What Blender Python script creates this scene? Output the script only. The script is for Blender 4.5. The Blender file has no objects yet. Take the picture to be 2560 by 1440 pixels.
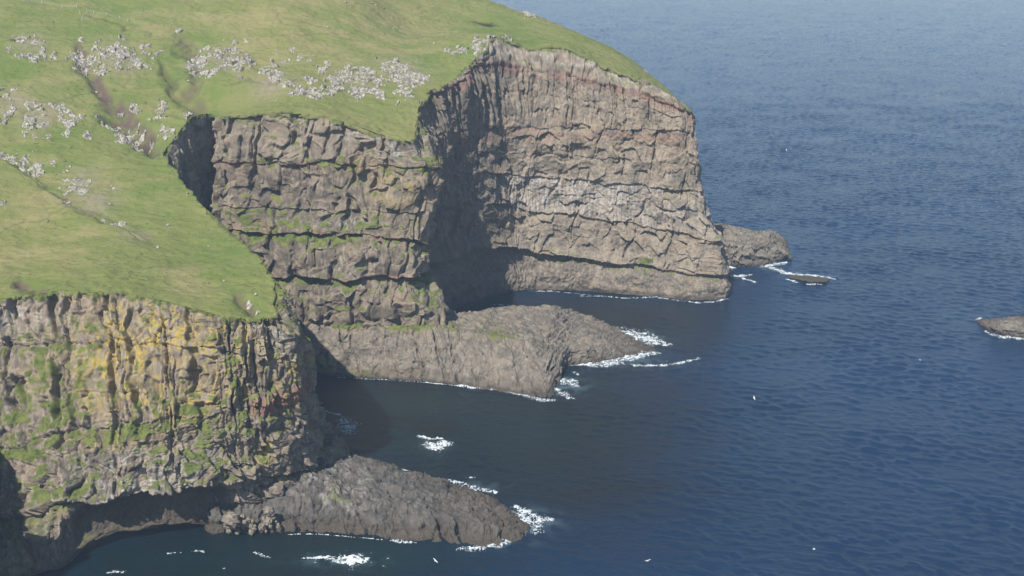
import bpy, math, random
import numpy as np
from mathutils import Vector
random.seed(7); rng = np.random.default_rng(7)
SC = bpy.context.scene
COL = SC.collection
# ------------------------------------------------------------------ camera, sky, sun, exposure
F_PX, PITCH, CAM_H = 3090.0, math.radians(18.77), 200.0
cam = bpy.data.cameras.new('camera'); cam.sensor_width = 36.0; cam.lens = 36.0 * F_PX / 2560.0
cam.clip_start = 1.0; cam.clip_end = 80000.0
camo = bpy.data.objects.new('camera', cam); COL.objects.link(camo)
camo.location = (0, 0, CAM_H); camo.rotation_euler = (math.pi / 2 - PITCH, 0, 0)
SC.camera = camo
SUN_AZ, SUN_EL = math.radians(26), math.radians(49)      # azimuth to the left of straight behind the camera
TO_SUN = Vector((-math.sin(SUN_AZ) * math.cos(SUN_EL), -math.cos(SUN_AZ) * math.cos(SUN_EL), math.sin(SUN_EL)))
W = bpy.data.worlds.new('World'); SC.world = W; W.use_nodes = True
wn = W.node_tree.nodes; wn.clear()
sky = wn.new('ShaderNodeTexSky'); sky.sky_type = 'NISHITA'; sky.sun_disc = False
sky.sun_elevation = SUN_EL; sky.sun_rotation = math.pi + SUN_AZ; sky.air_density = 1.0; sky.dust_density = 0.25; sky.ozone_density = 1.2
bg = wn.new('ShaderNodeBackground'); bg.inputs['Strength'].default_value = 0.09
wo = wn.new('ShaderNodeOutputWorld')
W.node_tree.links.new(sky.outputs[0], bg.inputs[0]); W.node_tree.links.new(bg.outputs[0], wo.inputs[0])
sl = bpy.data.lights.new('sun', 'SUN'); sl.energy = 5.0; sl.angle = math.radians(0.5); sl.color = (1.0, 0.95, 0.87)
so = bpy.data.objects.new('sun', sl); COL.objects.link(so); so.rotation_euler = TO_SUN.to_track_quat('Z', 'Y').to_euler()
so.location = (-300, -300, 500)
SC.view_settings.view_transform = 'Standard'; SC.view_settings.look = 'None'
SC.view_settings.exposure = 0.55; SC.view_settings.gamma = 1.0
HAZE_DENSITY = 0.00015
HAZE_COLOR = (0.54, 0.74, 1.0)

# ------------------------------------------------------------------ survey: picture point + known distance -> place in the world
CP, SP = math.cos(PITCH), math.sin(PITCH)
def ray(px, py):
    xc = (px - 1280) / F_PX; yc = -(py - 720) / F_PX
    return np.array([xc, CP + yc * SP, -SP + yc * CP])
def atY(px, py, Y):
    d = ray(px, py); return np.array([0, 0, CAM_H]) + d * (Y / d[1])
def atZ(px, py, z):
    d = ray(px, py); return np.array([0, 0, CAM_H]) + d * ((z - CAM_H) / d[2])
def Q(e):
    if e[0] == 'z': return atZ(e[1], e[2], e[3])
    if e[0] == 'w': return np.array(e[1:4], float)
    return atY(*e)

# ------------------------------------------------------------------ noise toolbox
def h32(ix, iy, iz, seed):
    M = np.uint32
    x = (ix.astype(np.int64) & 0xffffffff).astype(M); y = (iy.astype(np.int64) & 0xffffffff).astype(M)
    h = x * M(0x9E3779B1) ^ (y * M(0x85EBCA77)) ^ M((seed * 0x27D4EB2F + 0x165667B1) & 0xffffffff)
    if iz is not None: h = h ^ ((iz.astype(np.int64) & 0xffffffff).astype(M) * M(0xC2B2AE3D))
    h ^= h >> M(15); h *= M(0x2C1B3C6D); h ^= h >> M(12); h *= M(0x297A2D39); h ^= h >> M(15)
    return h
def h01(ix, iy, seed): return h32(ix, iy, None, seed).astype(np.float32) / np.float32(4294967296.0)
G2 = np.array([(math.cos(a), math.sin(a)) for a in np.linspace(0, 2 * math.pi, 16, endpoint=False)], np.float32)
def pn2(x, y, seed=0):
    x = np.asarray(x, np.float32); y = np.asarray(y, np.float32)
    xi = np.floor(x); yi = np.floor(y); fx = x - xi; fy = y - yi
    xi = xi.astype(np.int32); yi = yi.astype(np.int32)
    u = fx * fx * fx * (fx * (fx * 6 - 15) + 10); v = fy * fy * fy * (fy * (fy * 6 - 15) + 10)
    def g(dx, dy):
        k = (h32(xi + dx, yi + dy, None, seed) & np.uint32(15)).astype(np.int32)
        gg = G2[k]; return gg[..., 0] * (fx - dx) + gg[..., 1] * (fy - dy)
    a = g(0, 0); b = g(1, 0); c = g(0, 1); d = g(1, 1)
    return ((a + (b - a) * u) + ((c + (d - c) * u) - (a + (b - a) * u)) * v) * 1.5
def fbm(x, y, oct=4, seed=0, gain=0.5):
    s = 0; a = 1.0; t = 0
    for k in range(oct):
        s = s + a * pn2(x, y, seed + 17 * k); t += a; a *= gain
        x, y = x * 1.63 - y * 1.18 + 3.1, x * 1.18 + y * 1.63 - 7.7
    return s / t * 1.4
def vor(x, y, seed=0, jit=0.9):
    x = np.asarray(x, np.float32); y = np.asarray(y, np.float32)
    xi = np.floor(x).astype(np.int32); yi = np.floor(y).astype(np.int32)
    f1 = np.full(x.shape, 9, np.float32); f2 = f1.copy(); cx = np.zeros(x.shape, np.int32); cy = cx.copy()
    ddx = np.zeros(x.shape, np.float32); ddy = ddx.copy()
    for i in (-1, 0, 1):
        for j in (-1, 0, 1):
            a = xi + i; b = yi + j
            px = a + 0.5 + (h01(a, b, seed) - 0.5) * jit; py = b + 0.5 + (h01(a, b, seed + 1) - 0.5) * jit
            ex = x - px; ey = y - py; d = np.sqrt(ex * ex + ey * ey)
            m = d < f1
            f2 = np.where(m, f1, np.minimum(f2, d)); f1 = np.where(m, d, f1)
            cx = np.where(m, a, cx); cy = np.where(m, b, cy); ddx = np.where(m, ex, ddx); ddy = np.where(m, ey, ddy)
    return f1, f2 - f1, cx, cy, ddx, ddy
def sm(a, b, x):
    t = np.clip((x - a) / (b - a), 0, 1); return t * t * (3 - 2 * t)
def blocks(u, v, w, h, amp, tilt, crack, seed):
    """jointed rock: every Voronoi cell stands proud by its own amount and leans its own way"""
    k = 2.6 * w
    u = u + 0.14 * w * fbm(u / k, v / (k * 1.5), 2, seed + 70); v = v + 0.30 * h * fbm(u / k + 5, v / (k * 2), 2, seed + 71)
    f1, e, cx, cy, dx, dy = vor(u / w, v / h, seed, 1.0)
    crack = crack * sm(-0.25, 0.45, fbm(u / (w * 2.2), v / (h * 1.2), 2, seed + 72))
    r = h01(cx, cy, seed + 5); tx = h01(cx, cy, seed + 6) - 0.5; ty = h01(cx, cy, seed + 7) - 0.5
    return amp * (r - 0.5) + tilt * (dx * tx + dy * ty) * 2 - crack * np.exp(-(e / 0.09) ** 2), r
def near1(x, salt, seed):
    """1-D jittered cells: nearest cell, signed offset, distance to the border"""
    c = np.floor(x).astype(np.int32); f1 = np.full(x.shape, 9.); f2 = f1.copy(); best = c.copy(); off = np.zeros(x.shape)
    for o in (-1, 0, 1):
        k = c + o; p = k + .5 + (h01(k, salt, seed) - .5) * .85; d = np.abs(x - p); m = d < f1
        f2 = np.where(m, f1, np.minimum(f2, d)); off = np.where(m, x - p, off); best = np.where(m, k, best); f1 = np.where(m, d, f1)
    return best, off, (f2 - f1) * .5
def bricks(u, v, w, h, amp, tilt, crack, seed, lean=0.0):
    """columns split at uneven heights into flat-faced blocks"""
    x = (u + lean * v + 0.35 * w * fbm(v / (1.6 * h), u / (4 * w), 2, seed + 60)) / w
    c, dx, ex = near1(x, np.zeros(x.shape, np.int32), seed)
    y = (v + 0.10 * h * fbm(u / w, v / h, 2, seed + 61)) / h + 7.3 * h01(c, c * 0 + 1, seed + 1)
    r, dy, ey = near1(y, c, seed + 2)
    o = h01(c, r, seed + 3); oc = h01(c, c * 0 + 9, seed + 4); tx = h01(c, r, seed + 5) - .5; ty = h01(c, r, seed + 6) - .5
    e = np.minimum(ex * w, ey * h * 1.4)
    return amp * (0.62 * o + 0.38 * oc - .5) + tilt * 2 * (dx * tx + dy * ty * 1.2) - crack * np.exp(-(e / .26) ** 2) * sm(-.3, .3, fbm(u / w, v / h, 2, seed + 62)), o
def box(a, n, ax):
    if n < 1: return a
    p = np.concatenate([np.repeat(np.take(a, [0], ax), n, ax), a, np.repeat(np.take(a, [-1], ax), n, ax)], ax)
    c = np.cumsum(p, ax, dtype=np.float64); z = np.zeros_like(np.take(c, [0], ax)); c = np.concatenate([z, c], ax)
    L = a.shape[ax]
    return (np.take(c, range(2 * n + 1, 2 * n + 1 + L), ax) - np.take(c, range(0, L), ax)) / (2 * n + 1)

# ------------------------------------------------------------------ mesh + object helpers
def mesh_np(name, V, Fq, mat, attrs=None, smooth=True, parent=None, tri=False):
    n = 3 if tri else 4
    me = bpy.data.meshes.new(name)
    V = np.ascontiguousarray(V, np.float32).reshape(-1, 3); Fq = np.ascontiguousarray(Fq, np.int32).reshape(-1, n)
    me.vertices.add(len(V)); me.vertices.foreach_set('co', V.ravel())
    me.loops.add(Fq.size); me.loops.foreach_set('vertex_index', Fq.ravel())
    me.polygons.add(len(Fq)); me.polygons.foreach_set('loop_start', np.arange(0, Fq.size, n, dtype=np.int32))
    me.update(calc_edges=True); me.validate()
    me.polygons.foreach_set('use_smooth', np.full(len(me.polygons), smooth, bool))
    for k, A in (attrs or {}).items():
        at = me.attributes.new(k, 'FLOAT_COLOR', 'POINT')
        A4 = np.ones((len(V), 4), np.float32); A4[:, :3] = A.reshape(-1, 3); at.data.foreach_set('color', A4.ravel())
    me.materials.append(mat)
    o = bpy.data.objects.new(name, me); COL.objects.link(o)
    if parent: o.parent = parent
    return o
def gridfaces(nv, nu):
    i = np.arange(nv * nu).reshape(nv, nu)
    return np.stack([i[:-1, :-1], i[:-1, 1:], i[1:, 1:], i[1:, :-1]], -1).reshape(-1, 4)
def tag(o, label=None, cat=None, group=None, kind=None):
    if label: o['label'] = label
    if cat: o['category'] = cat
    if group: o['group'] = group
    if kind: o['kind'] = kind
    return o

# ------------------------------------------------------------------ materials
class NT:
    def __init__(s, name):
        s.m = bpy.data.materials.new(name); s.m.use_nodes = True; s.t = s.m.node_tree; s.t.nodes.clear()
        s.out = s.t.nodes.new('ShaderNodeOutputMaterial'); s.b = s.t.nodes.new('ShaderNodeBsdfPrincipled')
        s.t.links.new(s.b.outputs[0], s.out.inputs[0]); s.geo = s.t.nodes.new('ShaderNodeNewGeometry')
    def L(s, a, b): s.t.links.new(a, b)
    def val(s, inp, v):
        if hasattr(v, 'links') or hasattr(v, 'is_linked'): s.L(v, inp)
        else: inp.default_value = v
    def noise(s, scale, detail=4, rough=0.55, stretch=(1, 1, 1), dist=0.0):
        mp = s.t.nodes.new('ShaderNodeMapping'); mp.inputs['Scale'].default_value = stretch; s.L(s.geo.outputs['Position'], mp.inputs[0])
        n = s.t.nodes.new('ShaderNodeTexNoise'); n.inputs['Scale'].default_value = scale; n.inputs['Detail'].default_value = detail
        n.inputs['Roughness'].default_value = rough; n.inputs['Distortion'].default_value = dist; s.L(mp.outputs[0], n.inputs['Vector']); return n.outputs['Fac']
    def ramp(s, f, a, b, lo=0.0, hi=1.0):
        r = s.t.nodes.new('ShaderNodeMapRange'); r.interpolation_type = 'SMOOTHSTEP'; s.val(r.inputs[0], f)
        for k, v in zip((1, 2, 3, 4), (a, b, lo, hi)): r.inputs[k].default_value = v
        return r.outputs[0]
    def math(s, op, a, b=0.0):
        n = s.t.nodes.new('ShaderNodeMath'); n.operation = op; s.val(n.inputs[0], a); s.val(n.inputs[1], b); return n.outputs[0]
    def mix(s, f, a, b, mode='MIX'):
        n = s.t.nodes.new('ShaderNodeMix'); n.data_type = 'RGBA'; n.blend_type = mode; s.val(n.inputs[0], f)
        for i, c in ((6, a), (7, b)):
            if isinstance(c, tuple): n.inputs[i].default_value = (*c, 1)
            else: s.L(c, n.inputs[i])
        return n.outputs[2]
    def attr(s, name):
        a = s.t.nodes.new('ShaderNodeAttribute'); a.attribute_name = name
        sp = s.t.nodes.new('ShaderNodeSeparateColor'); s.L(a.outputs['Color'], sp.inputs[0]); return sp.outputs
    def bump(s, h, strength, dist):
        b = s.t.nodes.new('ShaderNodeBump'); b.inputs['Strength'].default_value = strength; b.inputs['Distance'].default_value = dist
        s.L(h, b.inputs['Height']); s.L(b.outputs[0], s.b.inputs['Normal'])

VEG_A, VEG_B, VEG_C = (0.060, 0.085, 0.020), (0.115, 0.135, 0.033), (0.150, 0.135, 0.045)
def rock_mat(name, dark, mid, light, lichen=(0.32, 0.24, 0.062)):
    n = NT(name); m1 = n.attr('mask_a'); m2 = n.attr('mask_b')      # a: plants, lichen, red tuff; b: pale, wet/weed and painted shade, tone
    nz = n.noise(0.25, 5, 0.6); ns = n.noise(0.9, 4, 0.65, (1, 1, 0.22)); nf = n.noise(2.2, 3, 0.7)
    tone = n.math('ADD', n.math('MULTIPLY', m2[2], 0.55), n.math('MULTIPLY', nz, 0.62))
    c = n.mix(n.ramp(tone, 0.38, 0.78), dark, mid)
    c = n.mix(n.math('MULTIPLY', n.ramp(ns, 0.46, 0.74), 0.75), c, light)
    hue = n.noise(0.09, 4, 0.65)
    c = n.mix(n.math('MULTIPLY', n.ramp(hue, 0.52, 0.66), 0.55), c, tuple(a * b for a, b in zip(mid, (1.05, 0.97, 0.90))))
    c = n.mix(n.math('MULTIPLY', n.ramp(hue, 0.47, 0.36), 0.60), c, tuple(a * b for a, b in zip(dark, (0.92, 0.98, 1.0))))
    c = n.mix(n.math('MULTIPLY', n.ramp(nf, 0.56, 0.72), 0.45), c, tuple(x * 0.55 for x in dark))
    c = n.mix(m1[2], c, n.mix(nz, (0.15, 0.070, 0.056), (0.22, 0.130, 0.105)))
    c = n.mix(n.math('MULTIPLY', m2[0], n.ramp(ns, 0.33, 0.60)), c, (0.40, 0.385, 0.37))
    lf = n.noise(0.55, 4, 0.6)
    c = n.mix(n.math('MULTIPLY', m1[1], n.ramp(lf, 0.40, 0.55)), c, lichen)
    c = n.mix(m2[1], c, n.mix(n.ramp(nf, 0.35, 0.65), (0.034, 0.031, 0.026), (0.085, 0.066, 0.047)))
    v = n.mix(n.ramp(n.noise(0.35, 4, 0.6), 0.4, 0.6), VEG_A, VEG_B)
    c = n.mix(m1[0], c, n.mix(n.math('MULTIPLY', n.ramp(nf, 0.45, 0.7), 0.6), v, VEG_C))
    n.L(c, n.b.inputs['Base Color']); n.b.inputs['Roughness'].default_value = 0.9; n.b.inputs['Specular IOR Level'].default_value = 0.25
    n.bump(n.math('ADD', n.noise(2.0, 5, 0.75, (1, 1, 0.8)), n.math('MULTIPLY', nf, 0.4)), 0.55, 0.32)
    return n.m
M_NEAR = rock_mat('near_basalt', (0.105, 0.085, 0.070), (0.235, 0.195, 0.155), (0.33, 0.28, 0.225))
M_MID = rock_mat('middle_basalt', (0.086, 0.071, 0.056), (0.198, 0.162, 0.124), (0.30, 0.250, 0.192))
M_FAR = rock_mat('far_basalt', (0.115, 0.096, 0.077), (0.225, 0.187, 0.145), (0.305, 0.260, 0.202))
M_PLAT = rock_mat('platform_basalt', (0.088, 0.077, 0.064), (0.185, 0.160, 0.128), (0.265, 0.230, 0.185))
M_WET = rock_mat('wet_basalt', (0.042, 0.039, 0.035), (0.092, 0.084, 0.074), (0.145, 0.133, 0.117))
def outcrop_mat():
    n = NT('lichened_rock'); a = n.noise(0.55, 4, 0.65); f = n.noise(2.4, 3, 0.65); g = n.noise(0.33, 4, 0.6); k = n.noise(1.0, 4, 0.6)
    c = n.mix(n.ramp(a, 0.36, 0.64), (0.150, 0.130, 0.110), (0.31, 0.285, 0.25))
    c = n.mix(n.math('MULTIPLY', n.ramp(k, 0.50, 0.62), 0.85), c, (0.47, 0.445, 0.40))
    c = n.mix(n.math('MULTIPLY', n.ramp(f, 0.56, 0.68), 0.75), c, (0.085, 0.073, 0.064))
    c = n.mix(n.ramp(g, 0.54, 0.62), c, n.mix(f, (0.075, 0.095, 0.028), (0.15, 0.16, 0.055)))
    n.L(c, n.b.inputs['Base Color']); n.b.inputs['Roughness'].default_value = 0.95; n.b.inputs['Specular IOR Level'].default_value = 0.2
    n.bump(f, 0.6, 0.3); return n.m
M_OUT = outcrop_mat()
def grass_mat():
    n = NT('hill_grass'); m = n.attr('mask_a'); m2 = n.attr('mask_b')    # a: soil, lush, dry; b: tussock, stony, peat
    big = n.noise(0.018, 4, 0.55); md = n.noise(0.11, 5, 0.6, (0.55, 1, 1)); fi = n.noise(0.8, 4, 0.7, (0.5, 1, 1)); ff = n.noise(2.4, 3, 0.7)
    c = n.mix(n.ramp(big, 0.36, 0.64), (0.138, 0.163, 0.046), (0.194, 0.190, 0.070))
    c = n.mix(n.math('MULTIPLY', n.ramp(md, 0.42, 0.66), 0.75), c, (0.152, 0.170, 0.050))
    c = n.mix(n.math('MULTIPLY', m[1], n.ramp(md, 0.30, 0.62)), c, (0.105, 0.150, 0.032))
    c = n.mix(n.math('MULTIPLY', m[2], n.ramp(md, 0.62, 0.36)), c, (0.225, 0.205, 0.088))
    c = n.mix(n.math('MULTIPLY', n.ramp(fi, 0.56, 0.74), 0.40), c, (0.085, 0.102, 0.030))
    c = n.mix(n.math('MULTIPLY', n.ramp(ff, 0.58, 0.74), 0.30), c, (0.215, 0.205, 0.085))
    fk = n.noise(0.75, 3, 0.6, (0.42, 1, 1), 0.4); fm = n.noise(0.05, 3, 0.6)
    c = n.mix(n.math('MULTIPLY', n.ramp(fk, 0.60, 0.70), n.ramp(fm, 0.36, 0.62, 0.05, 0.75)), c, (0.060, 0.070, 0.024))
    c = n.mix(n.math('MULTIPLY', m2[1], n.ramp(fi, 0.36, 0.58)), c, (0.23, 0.195, 0.145))
    c = n.mix(n.math('MULTIPLY', m[0], n.ramp(fi, 0.16, 0.42)), c, n.mix(md, (0.085, 0.060, 0.048), (0.140, 0.100, 0.080)))
    c = n.mix(m2[2], c, (0.026, 0.021, 0.016))
    n.L(c, n.b.inputs['Base Color']); n.b.inputs['Roughness'].default_value = 0.95; n.b.inputs['Specular IOR Level'].default_value = 0.15
    n.bump(n.math('ADD', n.math('MULTIPLY', fi, 1.0), n.math('MULTIPLY', ff, 0.5)), 1.0, 0.7); return n.m
M_GRASS = grass_mat()
def sea_mat():
    n = NT('sea_water'); m = n.attr('mask_a')            # kelp, shallow teal, aerated
    nz = n.noise(0.035, 4, 0.6, (0.6, 1, 1)); nb = n.noise(0.012, 3, 0.5, (0.35, 1, 1))
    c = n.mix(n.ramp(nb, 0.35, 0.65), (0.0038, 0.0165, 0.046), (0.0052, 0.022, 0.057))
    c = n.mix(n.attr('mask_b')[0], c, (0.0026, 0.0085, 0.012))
    c = n.mix(n.math('MULTIPLY', m[1], 0.8), c, (0.0045, 0.018, 0.020))
    c = n.mix(n.math('MULTIPLY', m[0], n.ramp(nz, 0.40, 0.60)), c, (0.0060, 0.0062, 0.0056))
    c = n.mix(n.math('MULTIPLY', m[2], 0.6), c, (0.10, 0.18, 0.21))
    n.L(c, n.b.inputs['Base Color']); n.b.inputs['Roughness'].default_value = 0.10; n.b.inputs['IOR'].default_value = 1.333
    n.bump(n.math('ADD', n.noise(0.75, 4, 0.65, (0.5, 1, 1), 0.6), n.math('MULTIPLY', n.noise(1.9, 3, 0.6, (0.6, 1, 1)), 0.50)), 0.6, 0.5); return n.m
M_SEA = sea_mat()
def foam_mat():
    n = NT('white_foam'); f = n.noise(1.4, 4, 0.6); th = n.attr('mask_a')[0]
    n.L(n.mix(th, (0.34, 0.40, 0.43), n.mix(n.ramp(f, 0.35, 0.6), (0.36, 0.42, 0.45), (0.62, 0.64, 0.65))), n.b.inputs['Base Color']); n.b.inputs['Roughness'].default_value = 0.8; n.L(n.ramp(th, 0.0, 0.85, 0.05, 0.95), n.b.inputs['Alpha']); return n.m
M_FOAM = foam_mat()
def plain(name, c, rough=0.8, var=0.25):
    n = NT(name); f = n.noise(3.0, 3, 0.6)
    n.L(n.mix(f, tuple(x * (1 - var) for x in c), tuple(min(1, x * (1 + var)) for x in c)), n.b.inputs['Base Color']); n.b.inputs['Roughness'].default_value = rough; return n.m
M_GULL = plain('gull_white', (0.78, 0.78, 0.76), 0.7, 0.06); M_GULLG = plain('gull_grey', (0.36, 0.38, 0.42), 0.7, 0.06)
M_POST = plain('weathered_wood', (0.40, 0.38, 0.34)); M_WIRE = plain('fence_wire', (0.30, 0.30, 0.30), 0.5)
M_BOULD = rock_mat('tan_boulder', (0.12, 0.10, 0.08), (0.23, 0.195, 0.155), (0.30, 0.26, 0.20))

# ------------------------------------------------------------------ the coast, surveyed in columns (each from the base up)
def W3(x, y, z): return ('w', x, y, z)
def drop(top, dx, dy, z): p = Q(top); return W3(p[0] + dx, p[1] + dy, z)
# near cliff: water line, undercut lip, lower bed, middle bed, shoulder, turf edge
T9, T10, T11, T12, T13 = (690, 700, 384), (620, 615, 408), (550, 552, 430), (470, 480, 450), (410, 378, 482)
NEAR = [
 [W3(-230,236,-2), W3(-228,236,6), W3(-227,237,20), W3(-226,238,44), W3(-225,239,62), W3(-224,240,84)],  # unseen bluff left of frame, added and shaped to shade the cliff foot
 [W3(-158,246,-2), W3(-158,247,6), W3(-158,248,20), W3(-158,250,32), W3(-158,251,42), W3(-158,252,55)],
 [W3(-143,262,-2), W3(-144,263,6), W3(-146,264,20), W3(-148,266,44), W3(-150,267,42), W3(-150,268,59)],
 [W3(-143,278,-2), W3(-144,278,6), W3(-147,278,18), W3(-151,279,42), W3(-155,279,43), W3(-157,280,45)],
 [W3(-143,290,-2), W3(-144,290,6), W3(-147,290,18), W3(-150,290,42), W3(-151,290,43), W3(-151,291,55)],
 [W3(-147,300,-2), W3(-148,300,6), W3(-152,300,18), W3(-157,300,42), W3(-160,300,42), W3(-164,301,45)],
 [W3(-150,310,-2), W3(-151,310,5), W3(-155,311,17), W3(-160,312,40), W3(-159,312,42), W3(-160,313,51)],
 [W3(-168,326,-2), W3(-169,326,5), W3(-174,328,17), W3(-180,331,40), W3(-184,333,58), W3(-187,335,76)],
 [W3(-166,334,-2), W3(-167,335,5), W3(-170,338,17), W3(-173,344,40), (-130,880,353), (-130,758,358)],
 [W3(-140,330,-2), (0,1448,317), (0,1290,334), (0,1120,345), (0,860,359), (0,748,364)],
 [W3(-122,346,-2), (150,1405,326), (150,1262,331), (150,1075,344), (150,850,357), (150,726,366)],
 [W3(-114,347,-2), (300,1358,337), (300,1240,335), (300,1055,345), (300,850,357), (300,733,365)],
 [W3(-97,351,-2), (430,1335,342), (430,1225,338), (430,1048,347), (430,860,357), (430,757,363.5)],
 [('z',560,1337,-0.5), (560,1316,348.5), (560,1205,347), (560,1030,353), (560,880,357.5), (560,790,361)],
 [W3(-71,360,-1), W3(-71,360,5), (672,1190,358), (662,1015,358), (660,880,361), (652,797,362)],
 [W3(-60,372,-1), W3(-60,371,4), (775,1170,371), (742,975,367), (738,836,366.5), (688,788,365)],
 [W3(-57,383,-1), W3(-57,382,4), (800,1130,382), (782,935,378), (765,850,375), (692,748,374)],
 [W3(-58,401,-1), W3(-58,400,4), (797,1080,400), (790,905,395), (758,822,389), T9],
 [drop(T10,22,12,-2), drop(T10,21,11,5), drop(T10,17,9,22), drop(T10,13,7,42), drop(T10,6,4,60), T10],
 [drop(T11,20,12,-2), drop(T11,19,11,5), drop(T11,15,9,22), drop(T11,11,7,44), drop(T11,5,4,64), T11],
 [drop(T12,18,10,-2), drop(T12,17,9,6), drop(T12,13,7,26), drop(T12,9,5,50), drop(T12,4,2,68), T12],
 [drop(T13,6,4,-2), drop(T13,6,4,8), drop(T13,5,3,30), drop(T13,4,2,55), drop(T13,2,1,76), T13]]
# middle cliff (starts in the chasm): foot, overhang, overhang, ledge, ledge, turf edge
def gcol(t): return [drop(t,4,-2,-2), drop(t,4,-2,20), drop(t,3,-1.5,40), drop(t,2,-1,58), drop(t,1,-.5,78), t]
MID = [gcol((410,378,482)), gcol((440,336,491)), gcol((478,291,503)), gcol((512,284,513)), gcol((538,286,522)),
 [W3(-124,508,-2), W3(-124,509,22), (547,700,509), (547,520,509), (546,410,509), (547,300,509)],
 [(640,800,488), (600,690,490), (566,580,492.5), (556,516,494.5), (552,405,497), (554,290,499)],
 [(720,795,486), (690,692,489), (672,583,492), (662,522,494.5), (652,407,496), (650,287,498)],
 [(790,800,485), (780,690,488), (770,580,490), (768,525,493), (760,408,495), (760,284,497)],
 [(880,802,484), (870,698,487), (865,583,489.5), (863,525,492), (860,410,494), (855,302,496.5)],
 [(970,800,484), (965,690,487), (965,592,489), (963,530,491.5), (960,415,493), (955,336,494.5)],
 [(1045,798,484), (1020,690,488), (1030,603,490), (1042,530,492), (1056,420,492.5), (1030,353,494)],
 [(1108,795,491), (1052,682,497), (1052,605,498), (1086,525,499), (1100,424,499), (1039,328,502)],
 [(1113,779,516), (1062,676,515), (1058,602,514), (1090,520,514), (1100,412,513), (1044,298,514)]]
# far headland: water line, base ledge, bed, bed, red bed, tuff band, turf edge
FAR = [
 [(1100,780,515), (1050,666,514), (1050,602,513), (1078,500,513), (1080,400,512.5), (1040,312,512), (1038,302,512)],
 [('z',1125,781,0), (1105,640,545), (1105,520,543), (1110,440,542), (1105,330,541), (1078,240,541), (1075,228,541)],
 [('z',1175,757,0), (1165,622,562), (1160,512,560), (1158,430,558), (1148,330,557), (1132,212,557), (1130,202,557)],
 [('z',1240,737,0), (1240,612,579), (1230,512,577), (1225,430,577), (1214,320,577), (1193,164,577), (1188,148,578)],
 [('z',1288,728,0), (1285,616,587), (1278,518,586), (1275,435,586), (1268,320,588), (1250,158,590), (1240,92,597)],
 [('z',1325,726,0), (1325,624,588), (1322,526,589), (1320,442,591), (1328,318,593), (1322,171,595), (1308,118,601)],
 [('z',1430,728,0), (1430,640,588), (1430,536,589), (1430,450,590), (1430,320,592), (1425,186,594), (1420,124,601)],
 [('z',1540,735,0), (1540,658,584), (1540,552,586), (1535,458,588), (1530,322,590), (1520,209,592), (1508,164,598)],
 [('z',1645,743,0), (1645,668,580), (1645,572,583), (1640,468,585), (1630,325,588), (1620,236,590), (1604,196,595)],
 [('z',1735,751,0), (1735,684,575), (1725,590,579), (1715,475,582), (1705,330,586), (1699,268,588), (1690,246,590)],
 [('z',1812,750,0), (1808,690,572), (1788,600,577), (1750,478,582), (1735,335,586), (1731,287,588), (1727,276,588)],
 [W3(107,592,-1), (1813,668,590), (1786,584,595), (1748,466,600), (1733,338,602), (1730,296,603), (1729,284,604)],
 [W3(104,620,-1), W3(101,622,10), W3(98,624,26), W3(94,628,48), W3(92,632,66), W3(90,635,76), W3(89,637,78)],
 [W3(92,665,-1), W3(88,668,12), W3(85,672,30), W3(80,676,50), W3(76,682,66), W3(74,685,74), W3(73,686,77)]]
RIDGE = [(1680,232,618), (1610,172,640), (1500,110,664), (1340,40,690), (1220,2,720)]
# back of the island
BACKTOP = [(73,686,77), (58,720,86), (30,750,92), (8,790,98), (-30,860,118), (-90,960,150), (-430,980,190)]
edge = [Q(c[-1]) for c in NEAR] + [Q(c[-1]) for c in MID[1:-1]] + [Q(c[-1]) for c in FAR[0:]] + [np.array(p, float) for p in BACKTOP[1:]]
edge = np.array(edge + [np.array((-430., 300., 110.)), np.array((-330., 236., 95.))])

# ------------------------------------------------------------------ hill surface: thin-plate through the survey points
ctl = [p for p in edge]
for t in [(0,600,408), (0,400,462), (300,570,420), (300,400,470), (150,480,444), (0,200,520), (200,300,500), (0,0,600), (200,130,550), (300,0,605), (450,640,402),
          (600,0,612), (900,0,640), (0,-150,680), (600,-150,690), (900,-150,760), (900,150,570), (700,150,562), (700,220,530), (900,250,523), (1100,100,615),
          (500,150,556), (400,230,528), (550,220,530), (1350,95,630), (1000,60,640), (1130,30,672)] + RIDGE: ctl.append(atY(*t))
for t in RIDGE:
    p = atY(*t); ctl.append(p + np.array((9, 38, -19)))
ctl = np.array(ctl)
def phi(r2): return 0.5 * r2 * np.log(r2 + 1e-6)
S0 = 100.0
cx, cy = ctl[:, 0] / S0, ctl[:, 1] / S0
N = len(ctl); A = np.zeros((N + 3, N + 3)); r2 = (cx[:, None] - cx) ** 2 + (cy[:, None] - cy) ** 2
A[:N, :N] = phi(r2) + 0.0006 * np.eye(N); A[:N, N] = 1; A[:N, N + 1] = cx; A[:N, N + 2] = cy; A[N:, :N] = A[:N, N:].T
wts = np.linalg.solve(A, np.concatenate([ctl[:, 2], [0, 0, 0]]))
def hill(x, y):
    x = np.asarray(x, float) / S0; y = np.asarray(y, float) / S0
    z = wts[N] + wts[N + 1] * x + wts[N + 2] * y
    for i in range(N): z = z + wts[i] * phi((x - cx[i]) ** 2 + (y - cy[i]) ** 2)
    return z
HX0, HY0, HC = -432.0, 234.0, 0.72
hx = np.arange(HX0, 112, HC); hy = np.arange(HY0, 982, HC)
GX, GY = np.meshgrid(hx, hy); 
cgx = np.arange(HX0, 116, 3.0); cgy = np.arange(HY0, 986, 3.0)
CG = hill(*np.meshgrid(cgx, cgy))
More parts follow.
